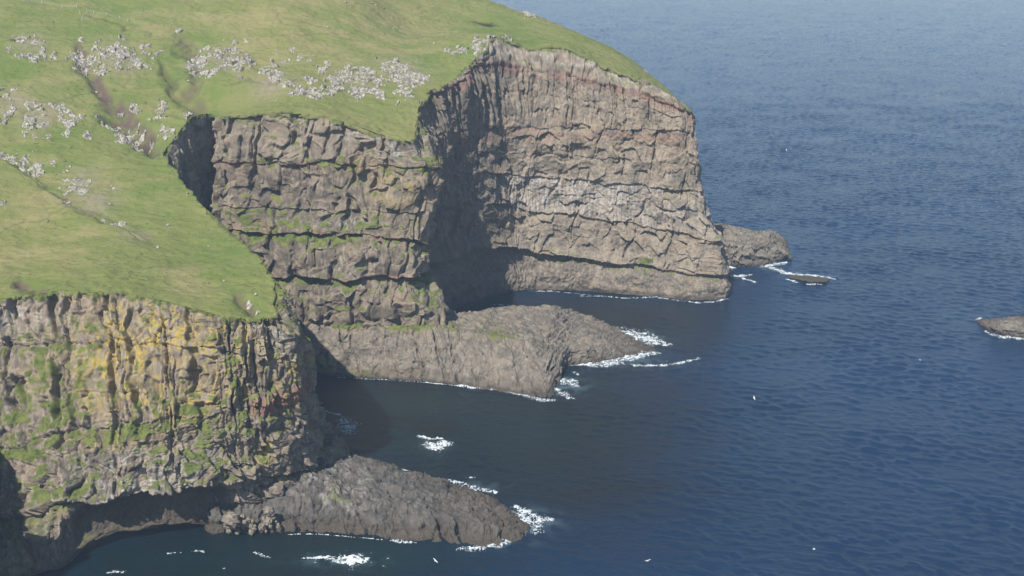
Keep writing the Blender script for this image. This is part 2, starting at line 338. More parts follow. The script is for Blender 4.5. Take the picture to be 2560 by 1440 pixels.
def hill_fast(x, y):
    fx = np.clip((np.asarray(x) - HX0) / 3.0, 0, len(cgx) - 1.001); fy = np.clip((np.asarray(y) - HY0) / 3.0, 0, len(cgy) - 1.001)
    i = fx.astype(int); j = fy.astype(int); a = fx - i; b = fy - j
    return (CG[j, i] * (1 - a) + CG[j, i + 1] * a) * (1 - b) + (CG[j + 1, i] * (1 - a) + CG[j + 1, i + 1] * a) * b
TT = np.linspace(340, 1000, 1400)
def on_hill(px, py):
    d = ray(px, py); t = TT / d[1]; x = d[0] * t; z = CAM_H + d[2] * t
    f = z - hill_fast(x, TT); f[(TT < 350)] = 1
    k = np.argmax(f < 0)
    if f[k] >= 0: k = len(TT) - 1
    k = max(k, 1); a = f[k - 1] / (f[k - 1] - f[k] + 1e-9); Y = TT[k - 1] + (TT[k] - TT[k - 1]) * np.clip(a, 0, 1)
    tt = Y / d[1]; return np.array([d[0] * tt, Y, CAM_H + d[2] * tt])
def seg_dist(x, y, pts):
    best = np.full(np.shape(x), 1e9); al = np.zeros(np.shape(x)); L = 0.0
    pts = np.asarray(pts)[:, :2]; tot = np.sum(np.linalg.norm(np.diff(pts, axis=0), axis=1))
    for a, b in zip(pts[:-1], pts[1:]):
        d = b - a; l2 = d @ d + 1e-9; t = np.clip(((x - a[0]) * d[0] + (y - a[1]) * d[1]) / l2, 0, 1)
        q = np.hypot(x - a[0] - d[0] * t, y - a[1] - d[1] * t); m = q < best
        best = np.where(m, q, best); al = np.where(m, (L + t * math.sqrt(l2)) / tot, al); L += math.sqrt(l2)
    return best, al

# coast outline with a broken turf edge
pts = []
for a, b in zip(edge, np.roll(edge, -1, 0)):
    n = max(1, int(np.hypot(*(b - a)[:2]) / 1.6))
    for k in range(n): pts.append(a + (b - a) * k / n)
pts = np.array(pts)[:, :2]
tng = np.roll(pts, -1, 0) - np.roll(pts, 1, 0); tng /= np.linalg.norm(tng, axis=1)[:, None] + 1e-9
arc = np.cumsum(np.hypot(*(np.roll(pts, -1, 0) - pts).T))
wig = 1.9 * fbm(arc / 7.0, arc * 0 + 0.3, 4, 91) + 0.9 * fbm(arc / 2.0, arc * 0 + 4.3, 2, 95)
poly = pts + np.stack([-tng[:, 1], tng[:, 0]], 1) * wig[:, None]

GULLIES = [  # points in the photograph, half width m, depth m, soil, peat
 ([(196,106),(214,150),(238,196),(262,238),(296,268),(350,322),(408,382)], 3.2, 3.2, 1.0, 0.0),
 ([(447,78),(474,128),(492,172),(482,228),(490,284)], 3.0, 2.6, 0.5, 0.05),
 ([(393,148),(420,190),(440,226),(474,268),(492,286)], 1.8, 3.0, 0.25, 0.35),
 ([(30,410),(70,420),(110,434)], 2.2, 2.2, 0.3, 0.5),
 ([(132,470),(160,496),(188,514)], 1.4, 1.4, 0.2, 0.4),
 ([(222,38),(262,50),(292,62),(330,80)], 1.0, 1.2, 0.3, 0.5),
 ([(1170,44),(1200,47),(1228,56),(1264,64)], 2.3, 2.8, 0.0, 0.9),
 ([(60,712),(80,722),(100,735)], 2.5, 2.5, 0.9, 0.0),
 ([(600,735),(622,760),(640,790)], 2.2, 2.6, 0.8, 0.0),
 ([(262,285),(300,305),(345,335),(392,372)], 2.8, 3.4, 0.35, 0.55)]
PATHS = [[(0,302),(100,275),(170,252),(240,230)], [(330,215),(420,200),(470,205)], [(560,205),(660,212),(800,205)], [(700,95),(820,85),(900,80)], [(80,155),(130,152),(170,140)], [(0,590),(90,555),(180,525)]]
def build_terrain():
    X = GX + 0; Y = GY + 0
    Z = hill_fast(X, Y)
    ins = np.zeros(X.shape, bool)
    for (x1, y1), (x2, y2) in zip(poly, np.roll(poly, -1, 0)):
        if y1 == y2: continue
        ylo, yhi = min(y1, y2), max(y1, y2)
        j0 = np.searchsorted(hy, ylo); j1 = np.searchsorted(hy, yhi)
        if j0 >= j1: continue
        yy = hy[j0:j1]; xx = x1 + (yy - y1) / (y2 - y1) * (x2 - x1)
        ins[j0:j1] ^= (hx[None, :] < xx[:, None])
    cell = ins[:-1, :-1] & ins[1:, :-1] & ins[:-1, 1:] & ins[1:, 1:]
    anyc = (ins[:-1, :-1].astype(int) + ins[1:, :-1] + ins[:-1, 1:] + ins[1:, 1:]) >= 2
    use = anyc
    vu = np.zeros(X.shape, bool); vu[:-1, :-1] |= use; vu[1:, :-1] |= use; vu[:-1, 1:] |= use; vu[1:, 1:] |= use
    bd = vu & ~ins                                   # outside corners snap onto the outline
    bx, by = X[bd], Y[bd]; best = np.full(bx.shape, 1e9); nx, ny = bx.copy(), by.copy()
    for a, b in zip(poly, np.roll(poly, -1, 0)):
        d = b - a; l2 = d @ d + 1e-9; t = np.clip(((bx - a[0]) * d[0] + (by - a[1]) * d[1]) / l2, 0, 1)
        qx = a[0] + d[0] * t; qy = a[1] + d[1] * t; q = np.hypot(bx - qx, by - qy); m = q < best
        best = np.where(m, q, best); nx = np.where(m, qx, nx); ny = np.where(m, qy, ny)
    X[bd] = nx; Y[bd] = ny
    Z = hill_fast(X, Y)
    soil = np.zeros(X.shape); peat = np.zeros(X.shape); lush = np.zeros(X.shape); dry = np.zeros(X.shape); stony = np.zeros(X.shape)
    wx = X + 4.5 * fbm(X / 15, Y / 15, 4, 3); wy = Y + 4.5 * fbm(X / 15, Y / 15, 4, 4); sn = sm(-.35, .25, fbm(X / 5, Y / 7, 3, 8))
    for P, hw, dep, so_, pe in GULLIES:
        q = [on_hill(*p) for p in P]; d, al = seg_dist(wx, wy, q)
        tap = np.clip(np.minimum(al * 5, (1 - al) * 5) + 0.25, 0, 1); w = hw * (0.55 + 0.6 * tap)
        Z -= dep * tap * np.exp(-(d / w) ** 2); soil = np.maximum(soil, so_ * (0.25 + 0.75 * sn) * sm(1.45, 0.55, d / w)); peat = np.maximum(peat, pe * tap * sm(0.95, 0.55, d / w))
        lush = np.maximum(lush, 0.8 * sm(5, 1.2, d / w))
    for P in PATHS:
        q = [on_hill(*p) for p in P]; d, al = seg_dist(wx, wy, q); Z -= 0.35 * np.exp(-(d / 0.7) ** 2); peat = np.maximum(peat, 0.25 * sm(0.9, 0.3, d))
    soil[:] = np.clip(soil, 0, 1)
    fold = np.array([on_hill(*p) for p in [(-60,360),(0,398),(60,425),(120,468),(188,514),(260,552),(330,590),(430,642)]]); d, al = seg_dist(wx, wy, fold)
    dv = fold[-1] - fold[0]; side = np.sign((X - fold[0, 0]) * dv[1] - (Y - fold[0, 1]) * dv[0]); sd = d * side
    Z += 1.5 * np.tanh(sd / 2.2) * np.exp(-(d / 16) ** 2) * sm(1.0, 0.8, al)
    # slope texture: swells, sheep terracettes, tussocks
    Z += 1.6 * fbm(X / 42, Y / 42, 3, 11) + 0.55 * fbm(X / 9, Y / 6, 3, 12)
    ter = np.sin((Z * 0.9 + 2.0 * fbm(X / 20, Y / 20, 2, 13)) * 3.2); Z += 0.30 * ter * sm(-0.2, 0.5, fbm(X / 30, Y / 30, 2, 14))
    tus = sm(0.12, 0.55, fbm(X / 2.6, Y / 2.1, 3, 15)); tz = sm(-0.25, 0.5, fbm(X / 38, Y / 30, 3, 16))
    Z += 0.50 * tus * (0.3 + 0.7 * tz) + 0.26 * fbm(X / 1.8, Y / 1.7, 2, 17) + 0.22 * sm(.15, .5, fbm(X / 6, Y / 2.2, 3, 18))
    def spot(px, py, r, w=1.0):
        p = on_hill(px, py); return w * np.exp(-((X - p[0]) / r) ** 2 - ((Y - p[1]) / (r * 1.4)) ** 2)
    for a in [(430,180,14), (60,60,14), (260,30,20), (130,350,14), (1230,75,22), (1330,110,20), (1050,150,14), (160,440,12), (420,470,18), (560,640,14), (250,520,10), (1160,130,10), (30,170,12)]: lush = np.maximum(lush, spot(*a))
    for a in [(700,60,40), (900,60,40), (1000,110,22), (900,120,25), (560,40,22), (120,520,16), (200,600,22), (100,240,14), (60,640,18), (480,700,12), (380,60,16)]: dry = np.maximum(dry, spot(*a))
    for a in [(200,460,6), (210,430,5,.7), (240,500,7), (1000,170,10), (680,215,8), (880,200,9), (560,150,7), (290,150,9), (100,300,7), (500,160,6), (80,110,6), (340,590,4), (40,260,6)]: stony = np.maximum(stony, spot(*a))
    d_edge = np.full(X.shape, 0.0)
    idx = -np.ones(X.shape, int); idx[vu] = np.arange(vu.sum())
    Fq = np.stack([idx[:-1, :-1], idx[:-1, 1:], idx[1:, 1:], idx[1:, :-1]], -1)[use]
    V = np.stack([X[vu], Y[vu], Z[vu]], -1)
    a = np.stack([soil[vu], lush[vu], dry[vu]], -1); b = np.stack([(tus * tz)[vu], stony[vu], peat[vu]], -1)
    # turf lip: boundary edges fold down
    E = np.concatenate([Fq[:, [0, 1]], Fq[:, [1, 2]], Fq[:, [2, 3]], Fq[:, [3, 0]]]); key = np.sort(E, 1); k = key[:, 0].astype(np.int64) * 10**7 + key[:, 1]
    u, first, cnt = np.unique(k, return_index=True, return_counts=True); B = E[first[cnt == 1]]
    bv = np.unique(B); mp = -np.ones(len(V), int); mp[bv] = len(V) + np.arange(len(bv))
    low = V[bv] + np.array((0, 0, -1.0)); low[:, 2] -= 0.6 * (h01(np.arange(len(bv)), np.arange(len(bv)) * 3, 5))
    skirt = np.stack([B[:, 1], B[:, 0], mp[B[:, 0]], mp[B[:, 1]]], -1)
    V = np.concatenate([V, low]); a2 = a[bv].copy(); a2[:, 0] = np.maximum(a2[:, 0], 0.5)
    a = np.concatenate([a, a2]); b = np.concatenate([b, b[bv]])
    o = mesh_np('grass_hill', V, np.concatenate([Fq, skirt]), M_GRASS, {'mask_a': a, 'mask_b': b})
    tag(o, 'green and olive grass slope above the sea cliffs, cut by brown gullies', 'hillside', kind='structure')
    return Z
HILLZ = build_terrain()
def hill_top(x, y):          # finished surface height
    fx = np.clip((x - HX0) / HC, 0, len(hx) - 1.001); fy = np.clip((y - HY0) / HC, 0, len(hy) - 1.001); i = int(fx); j = int(fy)
    return float(HILLZ[j, i])

# ------------------------------------------------------------------ lofted rock faces
def hermite(P, s, S):
    P = np.asarray(P, float); m = np.gradient(P, s, axis=0); k = np.clip(np.searchsorted(s, S, side='right') - 1, 0, len(s) - 2)
    h = (s[k + 1] - s[k])[:, None]; t = ((S - s[k])[:, None] / h)
    return (2*t**3-3*t**2+1)*P[k] + (t**3-2*t**2+t)*h*m[k]*0.7 + (-2*t**3+3*t**2)*P[k+1] + (t**3-t**2)*h*m[k+1]*0.7
def loft(cols, du, dv, soft=2, base_shift=None):
    P = np.array([[Q(e) for e in c] for c in cols])            # C,R,3
    if base_shift is not None: P[:, 0] += np.array(base_shift)
    C_, R, _ = P.shape
    seg = np.linalg.norm(np.diff(P, axis=0), axis=2).mean(1); s = np.concatenate([[0], np.cumsum(seg)])
    S = np.linspace(0, s[-1], int(s[-1] / du) + 2)
    H = np.stack([hermite(P[:, r], s, S) for r in range(R)])   # R,nu,3
    rows, q = [], []
    for r in range(R - 1):
        n = max(3, int(np.median(np.linalg.norm(H[r + 1] - H[r], axis=1)) / dv))
        for k in range(n): t = k / n; rows.append(H[r] * (1 - t) + H[r + 1] * t); q.append(r + t)
    rows.append(H[-1]); q.append(R - 1.0)
    G = np.array(rows); q = np.array(q)
    if soft: 
        top = G[-1].copy(); G = box(G, soft, 0); G[-1] = top
    L = np.concatenate([np.zeros((1, G.shape[1])), np.cumsum(np.linalg.norm(np.diff(G, axis=0), axis=2), 0)])
    g = box(box(G, 8, 0), 14, 1)
    nrm = np.cross(np.gradient(g, axis=1), np.gradient(g, axis=0)); nrm /= np.linalg.norm(nrm, axis=2)[..., None] + 1e-9
    U = np.repeat(S[None], len(G), 0)
    return G, U, L, q, nrm, H
def clefts(u, v, spacing, width, depth, seed, lean=0.08):
    """open vertical fissures, each running over part of the height"""
    x = (u + lean * v + 0.12 * spacing * fbm(v / 9, u / 30, 3, seed)) / spacing; c = np.floor(x).astype(int); best = np.zeros(u.shape)
    for o in (-1, 0, 1):
        k = c + o; pos = k + 0.5 + (h01(k, k * 0 + 3, seed) - .5) * 0.9; w = width * (0.5 + 1.2 * h01(k, k * 0 + 5, seed)) * (0.7 + 0.6 * np.clip(fbm(v / 5 + k * 7.1, u * 0 + k, 2, seed + 4) + .4, 0, 1.4))
        g = np.exp(-np.abs((x - pos) * spacing / w) ** 5) * sm(-0.15, 0.2, fbm(v / 15 + k * 3.3, u * 0 + k * 1.7, 2, seed + 9) + 0.1) * (0.5 + h01(k, k * 0 + 8, seed))
        best = np.maximum(best, g)
    return -depth * best
def rowdist(q, L, r):
    """signed metres above bedding row r at every grid point"""
    k = int(np.argmin(np.abs(q - r))); return L - L[k][None]
def norm_z(G):
    n = np.cross(np.gradient(G, axis=1), np.gradient(G, axis=0)); n /= np.linalg.norm(n, axis=2)[..., None] + 1e-9; return n[..., 2]
def bl(G, px, py, Y, rx, rz, w=1.0):
    p = atY(px, py, Y); return w * np.exp(-((G[..., 0] - p[0]) / rx) ** 2 - ((G[..., 2] - p[2]) / rz) ** 2)
def blm(G, lst):
    m = 0
    for a in lst: m = np.maximum(m, bl(G, *a))
    return m
def warp(U, V, k, a, seed): return U + a * fbm(U / k, V / k, 3, seed), V + a * fbm(U / k + 9.1, V / k, 3, seed + 40)
def tonez(U, V, seed): return np.clip(0.5 + 0.45 * fbm(U / 14, V / 8, 3, seed), 0, 1)
def notch(d, q, L, r, depth, w, lip=0.35, mod=None):
    wob = fbm(np.arange(L.shape[1]) * 0.28 / 12.0, np.zeros(L.shape[1]) + r * 3.7, 4, 77); z = rowdist(q, L, r) + 2.0 * wob[None]
    m = depth if mod is None else depth * mod
    below = z < 0
    return d + np.where(below, -m * np.exp(z / w), m * lip * np.exp(-z / (w * 1.4)))
def put(name, G, m1, m2, mat, label, cat, kind=None, flip=False):
    nv, nu, _ = G.shape; f = gridfaces(nv, nu)
    o = mesh_np(name, G.reshape(-1, 3), f[:, ::-1] if flip else f, mat, {'mask_a': np.clip(m1, 0, 1), 'mask_b': np.clip(m2, 0, 1)})
    return tag(o, label, cat, kind=kind)
def lip_in(G, nrm, n=3):
    """carry the top under the turf"""
    t = G[-1]; out = [G]
    for k in range(1, n + 1):
        p = t - nrm[-1] * np.array((1, 1, 0)) * 1.2 * k; p = p.copy(); p[:, 2] = np.minimum(p[:, 2], hill_fast(p[:, 0], p[:, 1])) - 0.7 - 0.5 * k; out.append(p[None])
    return np.concatenate(out)
def pad(m, G): return np.concatenate([m, np.repeat(m[-1:], G.shape[0] - m.shape[0], 0)])

def near_cliff():
    G, U, L, q, nrm, H = loft(NEAR, 0.26, 0.24)
    Z = G[..., 2]; u, v = warp(U, Z, 9, 1.6, 201)
    B = q[:, None] + 0 * U
    up = sm(2.7, 3.1, B)                                   # upper columnar tiers
    a, ra = bricks(u, v, 4.6, 11, 4.2, 2.0, 0.7, 210, 0.06); a2, rb = bricks(u, v, 2.1, 4.2, 1.7, 1.1, 0.35, 220, -.04); b0, rb0 = blocks(u, v, 6.0, 9, 2.6, 2.2, 0.5, 215)
    c1, rc = blocks(u, v, 4.0, 4.0, 2.6, 2.0, 0.4, 230); c2, rd = blocks(u, v, 1.7, 1.8, 1.2, 1.0, 0.25, 240); c3, re = blocks(u, v, 0.8, 0.85, 0.45, 0.4, 0.08, 250)
    sel = sm(-.1, .15, fbm(U / 14, Z / 12, 2, 288))
    cl = clefts(u, v, 7.5, 0.8, 3.0, 280)
    d = up * (a * (1 - .55 * sel) + b0 * .9 * sel + a2 * 0.8 + c2 * 0.25 * sel + cl) + (1 - up) * (c1 * 1.25 + c2 * 0.75 + c3 * 0.4 + cl * .4) + c3 * 0.2 + 2.0 * fbm(U / 17, Z / 26, 3, 260) + 0.12 * fbm(U / 1.5, Z / 1.5, 3, 261)
    cave = sm(1.98, 1.6, B) * sm(-137, -128, G[..., 0]) * sm(-84, -92, G[..., 0]); d = d * (1 - .6 * cave) - 8.5 * cave
    low = sm(1.6, 0.9, B); d = d * (1 - 0.55 * low) + low * 1.0 * fbm(U / 6, Z / 3, 4, 262)
    d = notch(d, q, L, 3, 1.8, 2.2, 0.5, 0.5 + 0.5 * np.clip(fbm(U / 18, U * 0, 2, 5), -1, 1)); d = notch(d, q, L, 2, 3.0, 3.0, 0.5); d = notch(d, q, L, 4, 1.0, 1.5, 0.3)
    d *= sm(5.0, 4.95, B) * 0.8 + 0.2
    bk = sm(0.0, 0.35, nrm[..., 1]); d = d * (1 - bk) + bk * (-np.abs(d) * .5 - 0.9)
    G = G + nrm * d[..., None]
    nz = box(box(norm_z(G), 2, 0), 2, 1); rag = fbm(U / 4, Z / 4, 4, 270); rag2 = fbm(U / 1.6, Z / 1.6, 3, 271)
    veg = sm(0.30, 0.62, nz + 0.42 * rag + 0.16 * rag2 + 0.30 * blm(G, [(110,1040,346,16,9), (330,1050,352,16,3.2), (560,1080,357,9,9), (590,900,359,6,16), (565,1150,357,5,6), (230,1230,343,9,4), (40,1110,345,14,6), (740,1010,368,6,4), (720,880,366,5,9), (420,1000,355,8,5), (150,900,360,5,7), (620,1020,359,9,5), (90,1330,330,7,6)]) - 0.10 - .22 * blm(G, [(400,860,358,20,10)]))
    veg = veg * (0.35 + 0.65 * sm(1.6, 2.2, B))
    veg = np.maximum(veg, sm(4.86, 4.97, B + .16 * rag + .05 * rag2) * 0.95); clump = veg * (0.5 + 0.5 * rag2)
    G = G + nrm * (clump * 0.9)[..., None]
    rl = sm(.42, .6, .6 * rb + .4 * rb0)
    lich = blm(G, [(400,850,360,24,14), (330,930,358,18,10), (480,980,357,12,9), (250,860,360,7,9), (720,930,367,6,6,.7), (350,1060,353,18,3,.7), (590,860,360,12,11,.7), (120,900,358,9,9,.35), (560,960,358,10,8,.6), (670,1110,362,4,4,.8)]) * (0.55 + 0.75 * rl) * sm(-.45, .15, rag + .2)
    red = blm(G, [(715,985,368,5.5,2.6,1.4), (702,993,366,8,3.6,1.5), (680,830,362,2,2,.4), (280,1255,345,5,1.5,.6)]) ; red = sm(0.35, 0.65, red + 0.2 * rag2)
    pale = blm(G, [(350,1150,350,18,7), (620,850,361,7,6,.8), (50,790,362,12,4,.6), (560,1245,353,6,2.5), (700,840,366,4,5)]) * 0.95 * sm(-.3, .4, rag + rag2 * .5)
    wet_or_shade = np.maximum(sm(1.45, 0.85, B) * 0.55 * sm(-90, -100, G[..., 0] * 1.0 + 0 * Z) + 0.0, sm(4, 1.5, Z) * 0.9)
    wet_or_shade = np.maximum(wet_or_shade, 0.85 * sm(.2, .8, cave))  # painted shade: rock darkened inside the undercut
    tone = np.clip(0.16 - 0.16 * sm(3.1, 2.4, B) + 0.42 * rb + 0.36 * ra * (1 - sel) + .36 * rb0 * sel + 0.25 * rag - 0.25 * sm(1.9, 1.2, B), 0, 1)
    G2 = lip_in(G, nrm)
    o = put('near_cliff', G2, np.stack([pad(m, G2) for m in (veg, lich, red)], -1), np.stack([pad(m, G2) for m in (pale, wet_or_shade, tone)], -1), M_NEAR,
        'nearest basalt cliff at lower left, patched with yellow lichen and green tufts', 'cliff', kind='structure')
near_cliff()

def mid_cliff():
    G, U, L, q, nrm, H = loft(MID, 0.27, 0.26, base_shift=(0.5, 1.5, -4.5))
    Z = G[..., 2]; B = q[:, None] + 0 * U; u, v = warp(U, Z, 10, 1.8, 301)
    a, ra = blocks(u - v * 0.2, v, 8.5, 10, 3.0, 3.0, 0.25, 310); a1, ra1 = bricks(u, v, 6.5, 15, 2.8, 2.6, .25, 315, -.15); b, rb = blocks(u, v, 3.0, 4.2, 1.3, 1.2, 0.35, 320); c, rc = blocks(u, v, 1.2, 1.5, 0.6, 0.55, 0.15, 330); b1, rb1 = bricks(u, v, 2.6, 6, 1.2, .9, .2, 325)
    sel = sm(-.12, .12, fbm(U / 15, Z / 11, 2, 388)); fin = sm(-.2, .3, fbm(U / 11, Z / 8, 2, 389))
    d = (a * sel + a1 * (1 - sel)) * 0.9 + (b * sel + b1 * (1 - sel)) * (.18 + .42 * fin) + c * 0.42 * fin + clefts(u, v, 9.5, 0.8, 2.6, 380, -0.22) + 2.2 * fbm(U / 16, Z / 26, 3, 340) + 0.12 * fbm(U / 1.8, Z / 1.8, 3, 341)
    mod = np.clip(0.6 + 1.3 * fbm(U / 13, U * 0 + 2, 3, 6), 0.0, 1.5)
    d = notch(d, q, L, 4, 1.8, 2.0, 0.4, mod); d = notch(d, q, L, 3, 1.3, 1.4, 0.5, mod); d = notch(d, q, L, 2, 3.8, 2.0, 0.6, mod); d = notch(d, q, L, 1, 4.0, 2.2, 0.8, np.clip(mod + .2, 0, 1.4))
    d += 2.4 * np.sin(np.clip(B, 0, 2) % 1 * math.pi) * (B < 2)
    d *= sm(5.0, 4.93, B) * 0.9 + 0.1
    G = G + nrm * d[..., None]
    nz = box(box(norm_z(G), 2, 0), 2, 1); rag = fbm(U / 4, Z / 3.5, 4, 350); rag2 = fbm(U / 1.5, Z / 1.5, 3, 351)
    veg = sm(0.30, 0.60, nz + 0.40 * rag + 0.15 * rag2 + 0.36 * blm(G, [(720,590,491,14,2.6), (830,600,489,8,4), (1000,420,493,22,2.2), (850,408,494,18,1.8), (600,540,494,8,4), (640,400,497,8,3), (850,770,485,6,4), (1010,780,485,7,5), (800,800,485,6,2), (490,400,503,7,4), (930,560,491,10,3,.6), (890,365,495,3,2)]) - 0.14)
    veg = np.maximum(veg, sm(4.88, 4.97, B + .16 * rag + .05 * rag2) * 0.9); G = G + nrm * (veg * (0.3 + 0.3 * rag2))[..., None]
    lich = 0.7 * blm(G, [(1000,470,493,12,8), (900,420,494,16,3,.6), (1010,550,491,9,5,.6), (650,560,494,8,4,.4), (780,860,486,10,5,.5)]) * sm(0.1, 0.6, 0.5 * rb1 + 0.4 * rag + .2) * 0.85
    red = 0
    for r, w, k in ((4, 1.1, .55), (2, 1.2, .9), (1, 1.0, .85)):
        zz = rowdist(q, L, r); red = np.maximum(red, k * np.exp(-((zz + 0.7) / w) ** 2) * sm(-0.15, 0.35, fbm(U / 9, U * 0 + r, 3, 360 + r) + 0.2))
    pale = blm(G, [(930,330,495,12,5), (1000,370,494,7,5), (820,295,497,14,3,.7), (480,295,506,6,2.5,.9), (880,560,491,16,3,.5), (900,660,487,12,4,.5), (450,340,494,4,5,.7)]) * sm(-.2, .5, rag + .4 * rag2)
    wet_or_shade = sm(3, 1, Z) * 0.8
    tone = np.clip(0.14 + 0.36 * (rb * sel + rb1 * (1 - sel)) + 0.34 * (ra * sel + ra1 * (1 - sel)) + 0.3 * rag + 0.30 * sm(4.0, 4.2, B) + 0.18 * sm(-58, -40, G[..., 0]) , 0, 1)
    G2 = lip_in(G, nrm)
    put('middle_cliff', G2, np.stack([pad(m, G2) for m in (veg, lich, red)], -1), np.stack([pad(m, G2) for m in (pale, wet_or_shade, tone)], -1), M_MID,
        'layered grey brown cliff between the dark chasm and the shaded cove', 'cliff', kind='structure')
mid_cliff()

def far_cliff():
    G, U, L, q, nrm, H = loft(FAR, 0.30, 0.28)
    Z = G[..., 2]; B = q[:, None] + 0 * U; u, v = warp(U, Z, 11, 1.5, 401)
    colm = sm(3.9, 4.2, B) * sm(5.05, 4.95, B)
    a, ra = bricks(u, v, 3.6, 16, 2.2, 1.0, 0.5, 410, -.05); b, rb = bricks(u, v, 1.7, 6, 0.9, 0.6, 0.25, 420); c, rc = blocks(u, v, 6.5, 5.5, 2.0, 2.2, 0.15, 430); e, re = blocks(u, v, 1.6, 1.6, 0.75, 0.65, 0.15, 440)
    base = sm(1.04, 0.96, B)
    d = colm * (a + b + clefts(u, v, 7.5, 0.5, 1.5, 480, -.05)) + (1 - colm) * (1 - base) * (c * 0.9 + e * (.1 + .35 * sm(-.1, .4, fbm(U / 12, Z / 7, 2, 489))) + b * 0.2 + clefts(u, v, 13.0, 0.45, 1.4, 486, -.3)) + base * (0.5 * e + 1.4 * fbm(U / 10, Z / 8, 3, 441) + 0.5 * fbm(U / 2.5, Z / 5, 3, 447)) + e * 0.2 + 2.2 * fbm(U / 20, Z / 30, 3, 442) + 0.3 * fbm(U / 1.6, Z / 1.6, 3, 443)
    strk = sm(1.95, 2.1, B) * sm(3.1, 2.95, B); d += strk * 0.6 * fbm(U / 1.1, Z / 12, 3, 444)
    hole = blm(G, [(1440,375,590,7,3.5,1), (1340,395,591,5,4,.6)]); d -= 3.2 * sm(.35, .9, hole + .25 * fbm(U / 4, Z / 4, 3, 445))
    mod = np.clip(0.6 + 0.8 * fbm(U / 18, U * 0 + 2, 2, 7), 0.15, 1.4)
    for rr, dd in ((1.5, .45), (2.55, .5), (3.45, .8), (4.55, .5)): d = notch(d, q, L, rr, dd, 1.3, 0.8, np.clip(0.4 + 1.4 * fbm(U / 15, U * 0 + rr * 9, 3, 8), 0, 1.3))
    d = notch(d, q, L, 5, 1.6, 1.8, 0.5, mod); d = notch(d, q, L, 4, 0.9, 2.2, 0.2, mod); d = notch(d, q, L, 3, 1.5, 1.5, 0.8, mod); d = notch(d, q, L, 2, 1.6, 1.6, 0.9, mod)
    ex = sm(90, -10, G[..., 0]); d = notch(d, q, L, 1, 4.2 + 0 * U, 2.8, 1.0, 0.30 + 1.0 * ex)
    d += base * 1.2 * np.sin(np.clip(B, 0, 1) * math.pi)
    d *= sm(6.0, 5.9, B) * 0.85 + 0.15
    # deep ribs of the half-lit columns at the head of the cove
    rib = blm(G, [(1180,230,575,16,16), (1260,220,590,14,14,.8)]); d += rib * 2.2 * np.sign(fbm(U / 2.8, Z / 40, 2, 446)) * np.abs(fbm(U / 2.8, Z / 40, 2, 446)) ** 0.5
    G = G + nrm * d[..., None]
    nz = box(box(norm_z(G), 2, 0), 2, 1); rag = fbm(U / 4, Z / 3.5, 4, 450); rag2 = fbm(U / 1.5, Z / 1.5, 3, 451)
    veg = sm(0.36, 0.62, nz + 0.36 * rag + 0.15 * rag2 + 0.34 * blm(G, [(1230,285,586,14,2.2), (1290,170,594,14,4), (1130,590,560,7,3.5), (1215,750,575,6,5), (1170,780,560,8,4), (1740,480,582,5,3,.8), (1400,150,598,12,4,.5), (1560,170,594,22,4,.5), (1090,250,545,6,9), (1150,280,560,8,6,.6), (1790,606,577,8,1.5,.8)]) - 0.30)
    tri = np.maximum(np.clip(1 - np.abs(G[..., 0] - atY(1612, 680, 580)[0]) / (1.0 + np.maximum(0, (Z - 14.5)) * 1.6), 0, 1) * sm(9.2, 10, Z) * sm(18.6, 17.8, Z), 0)
    veg = np.maximum(veg, sm(0.1, 0.5, tri)); veg = np.maximum(veg, sm(5.80, 5.98, B + .20 * rag + .05 * rag2) * 0.9)
    lich = blm(G, [(1700,490,583,13,7,.7), (1560,330,590,30,18,.35), (1720,570,579,12,7,.5), (1600,240,590,20,6,.4)]) * sm(0, 0.6, rag + .2) * 0.5
    red = 0
    for r, w, k, off in ((5, 2.3, .80, -1.8), (4, 3.5, .48, -3.0), (3, 0.6, .45, -.4), (2, 0.6, .4, -.4), (1, 1.2, .25, -1.2)):
        zz = rowdist(q, L, r); red = np.maximum(red, k * np.exp(-((zz - off) / w) ** 2) * sm(-0.3, 0.3, fbm(U / 11, Z / 3, 3, 460 + r) + 0.1))
    pale = strk * 0.42 * sm(85, 40, G[..., 0]) * sm(0, 12, G[..., 0] + 6) * sm(-0.3, 0.4, fbm(U / 2.2, Z / 14, 3, 470)) + 0.6 * sm(5.2, 5.5, B) * sm(-.1, .5, rag + .4 * rag2) + sm(1.0, 1.1, B) * strk * 0.2
    wet_or_shade = sm(3.2, 1.2, Z + 0.8 * rag) * 0.75
    wet_or_shade = np.maximum(wet_or_shade, 0.42 * sm(2, -8, G[..., 0]) * sm(100, 55, Z))  # painted shade over the cove wall, above the real waterline band
    tone = np.clip(0.24 + 0.30 * rb + 0.32 * (ra * colm + rc * (1 - colm)) + 0.3 * rag - 0.22 * base - 0.35 * sm(4, -6, G[..., 0]), 0, 1)  # tone on the cove side lowered too, deepening its shade
    G2 = lip_in(G, nrm)
    put('headland_cliff', G2, np.stack([pad(m, G2) for m in (veg, lich, red)], -1), np.stack([pad(m, G2) for m in (pale, wet_or_shade, tone)], -1), M_FAR,
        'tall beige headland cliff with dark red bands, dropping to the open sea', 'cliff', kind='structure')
far_cliff()
def back_cliff():
    cols = [[W3(x + 8, y + 8, -1), W3(x + 4, y + 4, z * .5), W3(x, y, z + 0.2)] for x, y, z in BACKTOP]
    G, U, L, q, nrm, H = loft(cols, 2.0, 2.0); d, r = blocks(U, G[..., 2], 9, 18, 3, 2, 1, 500); d *= sm(2.0, 1.9, q[:, None] + 0 * U)
    G = G + nrm * d[..., None]; z0 = 0 * U
    put('back_cliff', G, np.stack([z0, z0, z0], -1), np.stack([z0, z0, tonez(U, L, 5)], -1), M_FAR, None, None, kind='structure')
back_cliff()

